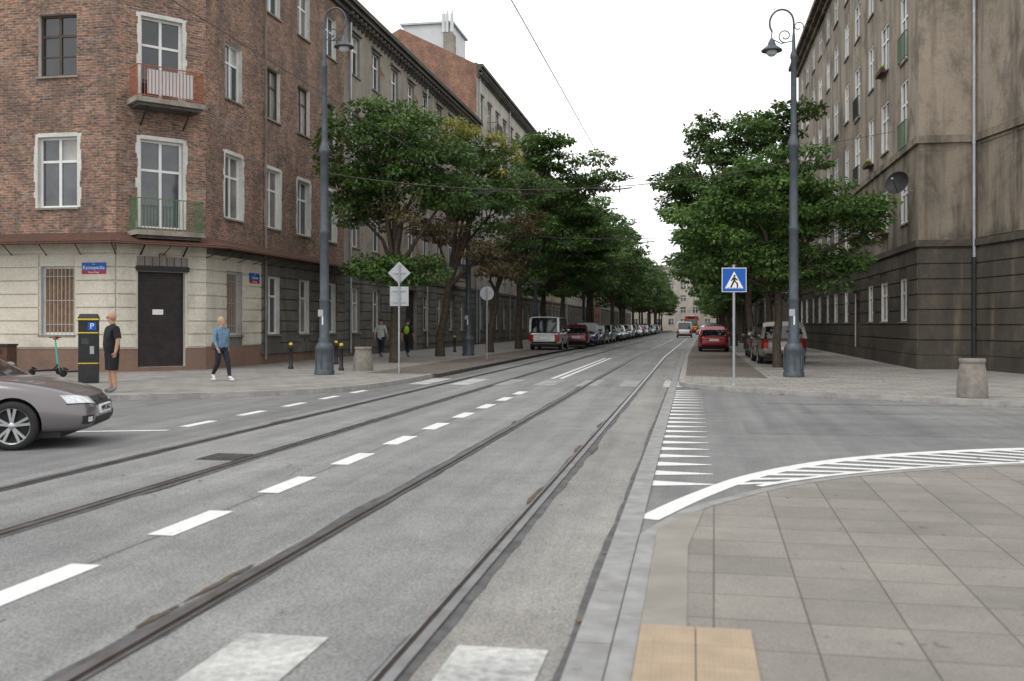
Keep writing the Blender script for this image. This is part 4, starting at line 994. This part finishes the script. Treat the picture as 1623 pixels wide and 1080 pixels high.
mb.box(-1.22,1.22,-.01,26.01,1.1,1.4,'yellow'); mb.build('tram',(-2.0+bend(200),200,.02),rad(-1))
# ---------------------------------------------------------------- people
def person(name,x,y,z,rot,H,J,mats,head='short',hair='hair_dark',extra=None,headturn=0):
    sc=H/1.76; E=empty(name,(x,y,z))
    names=list(J.keys()); idx={n:i for i,n in enumerate(names)}
    par={'spine':'pel','chest':'spine','neckb':'chest','neck':'neckb','head':'neck'}
    for s_ in 'LR':
        par.update({'sh'+s_:'chest','el'+s_:'sh'+s_,'wr'+s_:'el'+s_,'pa'+s_:'wr'+s_,'hip'+s_:'pel','kn'+s_:'hip'+s_,'an'+s_:'kn'+s_,'toe'+s_:'an'+s_})
    me=bpy.data.meshes.new('body'); me.from_pydata([J[n][:3] for n in names],[(idx[par[n]],idx[n]) for n in names if n in par],[])
    ob=bpy.data.objects.new('body',me); COL.objects.link(ob); sk=ob.modifiers.new('k','SKIN'); sk.use_smooth_shade=True
    for n in names:
        v=me.skin_vertices[0].data[idx[n]]; v.radius=(J[n][3]*1.12,(J[n][4] if len(J[n])>4 else J[n][3])*1.12); v.use_root=(n=='pel')
    sb=ob.modifiers.new('s','SUBSURF'); sb.levels=2; sb.render_levels=2
    bpy.context.view_layer.update(); dg=bpy.context.evaluated_depsgraph_get(); fm=bpy.data.meshes.new_from_object(ob.evaluated_get(dg)); bpy.data.objects.remove(ob)
    P={n:Vector(J[n][:3]) for n in names}; bones=[(par[n],n) for n in names if n in par]
    def near(c):
        best=None;bd=9
        for a,b in bones:
            A=P[a];Bq=P[b]; t=max(0,min(1,(c-A).dot(Bq-A)/max(1e-9,(Bq-A).length_squared))); d=(A.lerp(Bq,t)-c).length-.85*(J[a][3]*(1-t)+J[b][3]*t)
            if d<bd: bd=d;best=(b,t)
        return best
    slots=[]
    fm.materials.clear(); 
    for p in fm.polygons:
        b,t=near(p.center); m=mats(b,t,p.center)
        if m not in slots: slots.append(m)
        p.material_index=slots.index(m); p.use_smooth=True
    for m in slots: fm.materials.append(MATS[m])
    o=place('body',fm,(x,y,z),rot,E); o.scale=(sc,)*3
    mb=MB(); hx,hy,hz=J['head'][:3]
    mb.M=Matrix.Translation((hx,hy,hz))@Matrix.Rotation(headturn,4,'Z')
    mb.ball((0,0.012,.045),(.076,.096,.105),'skin',18,14); mb.ball((0,-.018,-.02),(.058,.07,.085),'skin',16,12)
    mb.ball((0,-.098,.015),(.013,.022,.025),'skin',8,6); mb.ball((0,-.083,-.035),(.024,.01,.007),'lip',8,4)
    for s_ in (1,-1):
        mb.ball((s_*.078,.012,.02),(.012,.022,.033),'skin',8,6); mb.ball((s_*.03,-.080,.035),(.013,.008,.008),'sign_white',8,4); mb.ball((s_*.03,-.087,.035),(.006,.004,.006),'sign_black',6,4); mb.box(s_*.03-.016,s_*.03+.016,-.088,-.082,.052,.058,hair)
    if head=='bald':
        for s_ in (1,-1): mb.tube([(s_*.03+.022*math.cos(a),-.095,.033+.017*math.sin(a)) for a in np.linspace(0,6.28,10)],.003,'sign_black',4); mb.tube([(s_*.052,-.093,.036),(s_*.08,0,.03)],.0025,'sign_black',4)
    elif head=='short': mb.ball((0,.022,.058),(.084,.102,.108),hair,16,10,-.35,1)
    elif head=='bob':
        mb.ball((0,.028,.06),(.092,.105,.112),hair,16,10,-.9,1); mb.ball((0,.055,-.01),(.082,.07,.10),hair,14,10)
    mb.M=None
    for s_,sg in (('L',1),('R',-1)):
        W_=P['wr'+s_]; A=P['pa'+s_]; d=(A-W_).normalized(); side=Vector((0,-1,0)); side=(side-d*side.dot(d)).normalized()
        for k in range(4):
            base=A+d*.005+side*(.027-k*.018); ln=(.072,.082,.076,.058)[k]
            p1=base+d*ln*.45; p2=p1+(d*.9+Vector((-sg*.35,0,0))).normalized()*ln*.32; p3=p2+(d*.6+Vector((-sg*.7,0,0))).normalized()*ln*.26
            mb.tube([base-d*.02,p1,p2,p3],[.010,.0095,.0085,.006],'skin',6)
        tb=W_+d*.035+side*.024; mb.tube([tb,tb+side*.03+d*.022,tb+side*.038+d*.055],[.012,.0105,.008],'skin',6)
    if extra: extra(mb,P)
    o=mb.build('head_and_details',(x,y,z),rot,E); o.scale=(sc,)*3
    return E
def baseJ(fat=1.,walk=0.,armsw=0.,belly=0.):
    J={'pel':(0,0,.95,.145*fat,.11*fat),'spine':(0,-.01*fat-belly*.4,1.12,.14*fat+belly*.4,.11*fat+belly),'chest':(0,0,1.33,.155*fat,.115*fat+belly*.3),'neckb':(0,.01,1.47,.075,.065),'neck':(0,0,1.53,.052,.052),'head':(0,-.01,1.635,.06,.07)}
    for s_,g in (('L',1),('R',-1)):
        w=walk*g
        J['sh'+s_]=(g*.19*fat,.01,1.42,.062*fat,.062*fat)
        J['el'+s_]=(g*.265*fat,.03+armsw*g*.8,1.15,.046,.046); J['wr'+s_]=(g*.28*fat,-.03+armsw*g*1.9-abs(armsw)*.3,.91,.030,.034); J['pa'+s_]=(g*.275*fat,-.045+armsw*g*2.1-abs(armsw)*.35,.85,.02,.036)
        J['hip'+s_]=(g*.095*fat,0,.88,.092*fat,.095*fat)
        if walk==0: J['kn'+s_]=(g*.11,-.01,.50,.062,.064); J['an'+s_]=(g*.115,.03,.09,.04,.045); J['toe'+s_]=(g*.14,-.13,.035,.038,.028)
        elif w>0: J['kn'+s_]=(g*.1,-w*.62,.51,.064,.066); J['an'+s_]=(g*.1,-w*.98,.10,.043,.045); J['toe'+s_]=(g*.11,-w*.98-.16,.04,.036,.024)
        else: J['kn'+s_]=(g*.1,-w*.15,.48,.064,.066); J['an'+s_]=(g*.1,-w*1.15,.17,.043,.045); J['toe'+s_]=(g*.11,-w*1.15-.12,.045,.036,.024)
    return J
def man_m(b,t,c):
    if b in('neck','head'): return 'skin'
    if b[:2]=='el': return 'cloth_black' if t<.8 else 'skin'
    if b[:2] in('wr','pa'): return 'skin'
    if b[:2]=='kn': return 'cloth_black'
    if b[:2]=='an': return 'skin' if t<.9 else 'shoe_grey'
    if b[:3]=='toe': return 'shoe_grey'
    return 'cloth_black'
def man_x(mb,P):
    for s_ in 'LR':
        a,b=P['hip'+s_],P['kn'+s_]; mb.tube([a.lerp(b,.05),a.lerp(b,.5),a.lerp(b,1.0)],[.125,.115,.105],'cloth_black',14)
        a,b=P['sh'+s_],P['el'+s_]; mb.tube([a,a.lerp(b,.5),a.lerp(b,.82)],[.082,.082,.078],'cloth_black',12)
person('man_in_black',-12.6,20.05,.12,rad(-40),1.76,baseJ(1.18,0,0,.035),man_m,'bald','hair_dark',man_x,rad(-38))
def wom_m(b,t,c):
    if b in('neck','head'): return 'skin'
    if b[:2] in('kn','hi') or b=='pel' or (b=='spine' and c.z<1.0): return 'cloth_navy' if c.z<.94 else 'cloth_denim'
    if b[:2]=='pa': return 'skin'
    if b[:2]=='an': return 'cloth_navy' if t<.93 else 'shoe_white'
    if b[:3]=='toe': return 'shoe_white'
    return 'cloth_denim'
def wom_x(mb,P):
    mb.lathe([(.075,1.44),(.085,1.47),(.072,1.51)],'cloth_denim',12,(0,.01),cap=False)
    for s_ in 'LR': mb.ball(P['toe'+s_]+Vector((0,.07,-.008)),(.042,.125,.03),'shoe_white',12,6)
    mb.ball((-.21,.05,.98),(.05,.12,.12),'rust',10,8); mb.tube([(-.2,.05,1.08),(-.12,.0,1.3),(-.1,.03,1.46)],.01,'rust',5)
person('woman_in_denim_jacket',-12.4,24.85,.12,rad(60),1.68,baseJ(1.0,.25,.09),wom_m,'bob','hair_blonde',wom_x,rad(15))
def mk(top,leg,shoe):
    def f(b,t,c):
        if b in('neck','head'): return 'skin'
        if b[:2] in('wr','pa'): return 'skin'
        if b[:2]=='an': return leg if t<.8 else shoe
        if b[:3]=='toe': return shoe
        if b[:2] in('kn','hi') or b=='pel': return leg
        return top
    return f
person('pedestrian_in_light_shirt',-13.9,43.4,.12,rad(175),1.76,baseJ(1.0,.16,.05),mk('cloth_light','cloth_navy','shoe_grey'),'short','hair_dark')
def bag(mb,P): mb.ball((0,.14,1.28),(.14,.09,.2),'cloth_green',12,8)
person('pedestrian_with_backpack',-12.7,43.6,.12,rad(170),1.74,baseJ(.98,.18,.05),mk('cloth_black','cloth_black','shoe_grey'),'short','hair_dark',bag)
# ---------------------------------------------------------------- camera, light, world
cam=bpy.data.cameras.new('camera'); co=bpy.data.objects.new('camera',cam); COL.objects.link(co); S.camera=co
co.location=(0,0,1.62); co.rotation_euler=(rad(90),0,rad(10.26)); cam.lens=35; cam.sensor_width=36; cam.shift_y=-25/1623; cam.clip_end=3000; cam.clip_start=.05
cam.dof.use_dof=True; cam.dof.focus_distance=32; cam.dof.aperture_fstop=2.2
su=bpy.data.lights.new('sun','SUN'); su.energy=.9; su.angle=rad(25); su.color=(1,.96,.9); so=bpy.data.objects.new('sun',su); COL.objects.link(so)
el=55;az=200
so.rotation_euler=(rad(90-el),0,rad(-az+180)) 
w=bpy.data.worlds.new('World'); S.world=w; w.use_nodes=True; nt=w.node_tree; bg=nt.nodes['Background']
sky=nt.nodes.new('ShaderNodeTexSky'); sky.sky_type='NISHITA'; sky.sun_disc=False; sky.sun_elevation=rad(el); sky.sun_rotation=rad(az)
hs=nt.nodes.new('ShaderNodeHueSaturation'); hs.inputs['Saturation'].default_value=.12; nt.links.new(sky.outputs[0],hs.inputs['Color'])
mx=nt.nodes.new('ShaderNodeMix'); mx.data_type='RGBA'; mx.inputs[0].default_value=.75; nt.links.new(hs.outputs[0],mx.inputs[6])
tc=nt.nodes.new('ShaderNodeTexCoord'); mp=nt.nodes.new('ShaderNodeMapping'); mp.inputs['Scale'].default_value=(1,1,3); nz=nt.nodes.new('ShaderNodeTexNoise'); nz.inputs['Scale'].default_value=1.4; nz.inputs['Detail'].default_value=5
cr=nt.nodes.new('ShaderNodeValToRGB'); cr.color_ramp.elements[0].position=.3; cr.color_ramp.elements[1].position=.7
cr.color_ramp.elements[0].color=(.84,.85,.86,1); cr.color_ramp.elements[1].color=(1,1,1,1)
ml=nt.nodes.new('ShaderNodeVectorMath'); ml.operation='SCALE'; ml.inputs['Scale'].default_value=14.
nt.links.new(tc.outputs['Generated'],mp.inputs[0]); nt.links.new(mp.outputs[0],nz.inputs['Vector']); nt.links.new(nz.outputs[0],cr.inputs[0]); nt.links.new(cr.outputs[0],ml.inputs[0]); nt.links.new(ml.outputs[0],mx.inputs[7])
nt.links.new(mx.outputs[2],bg.inputs['Color']); bg.inputs['Strength'].default_value=.13
S.view_settings.view_transform='Standard'; S.view_settings.look='None'; S.view_settings.exposure=0
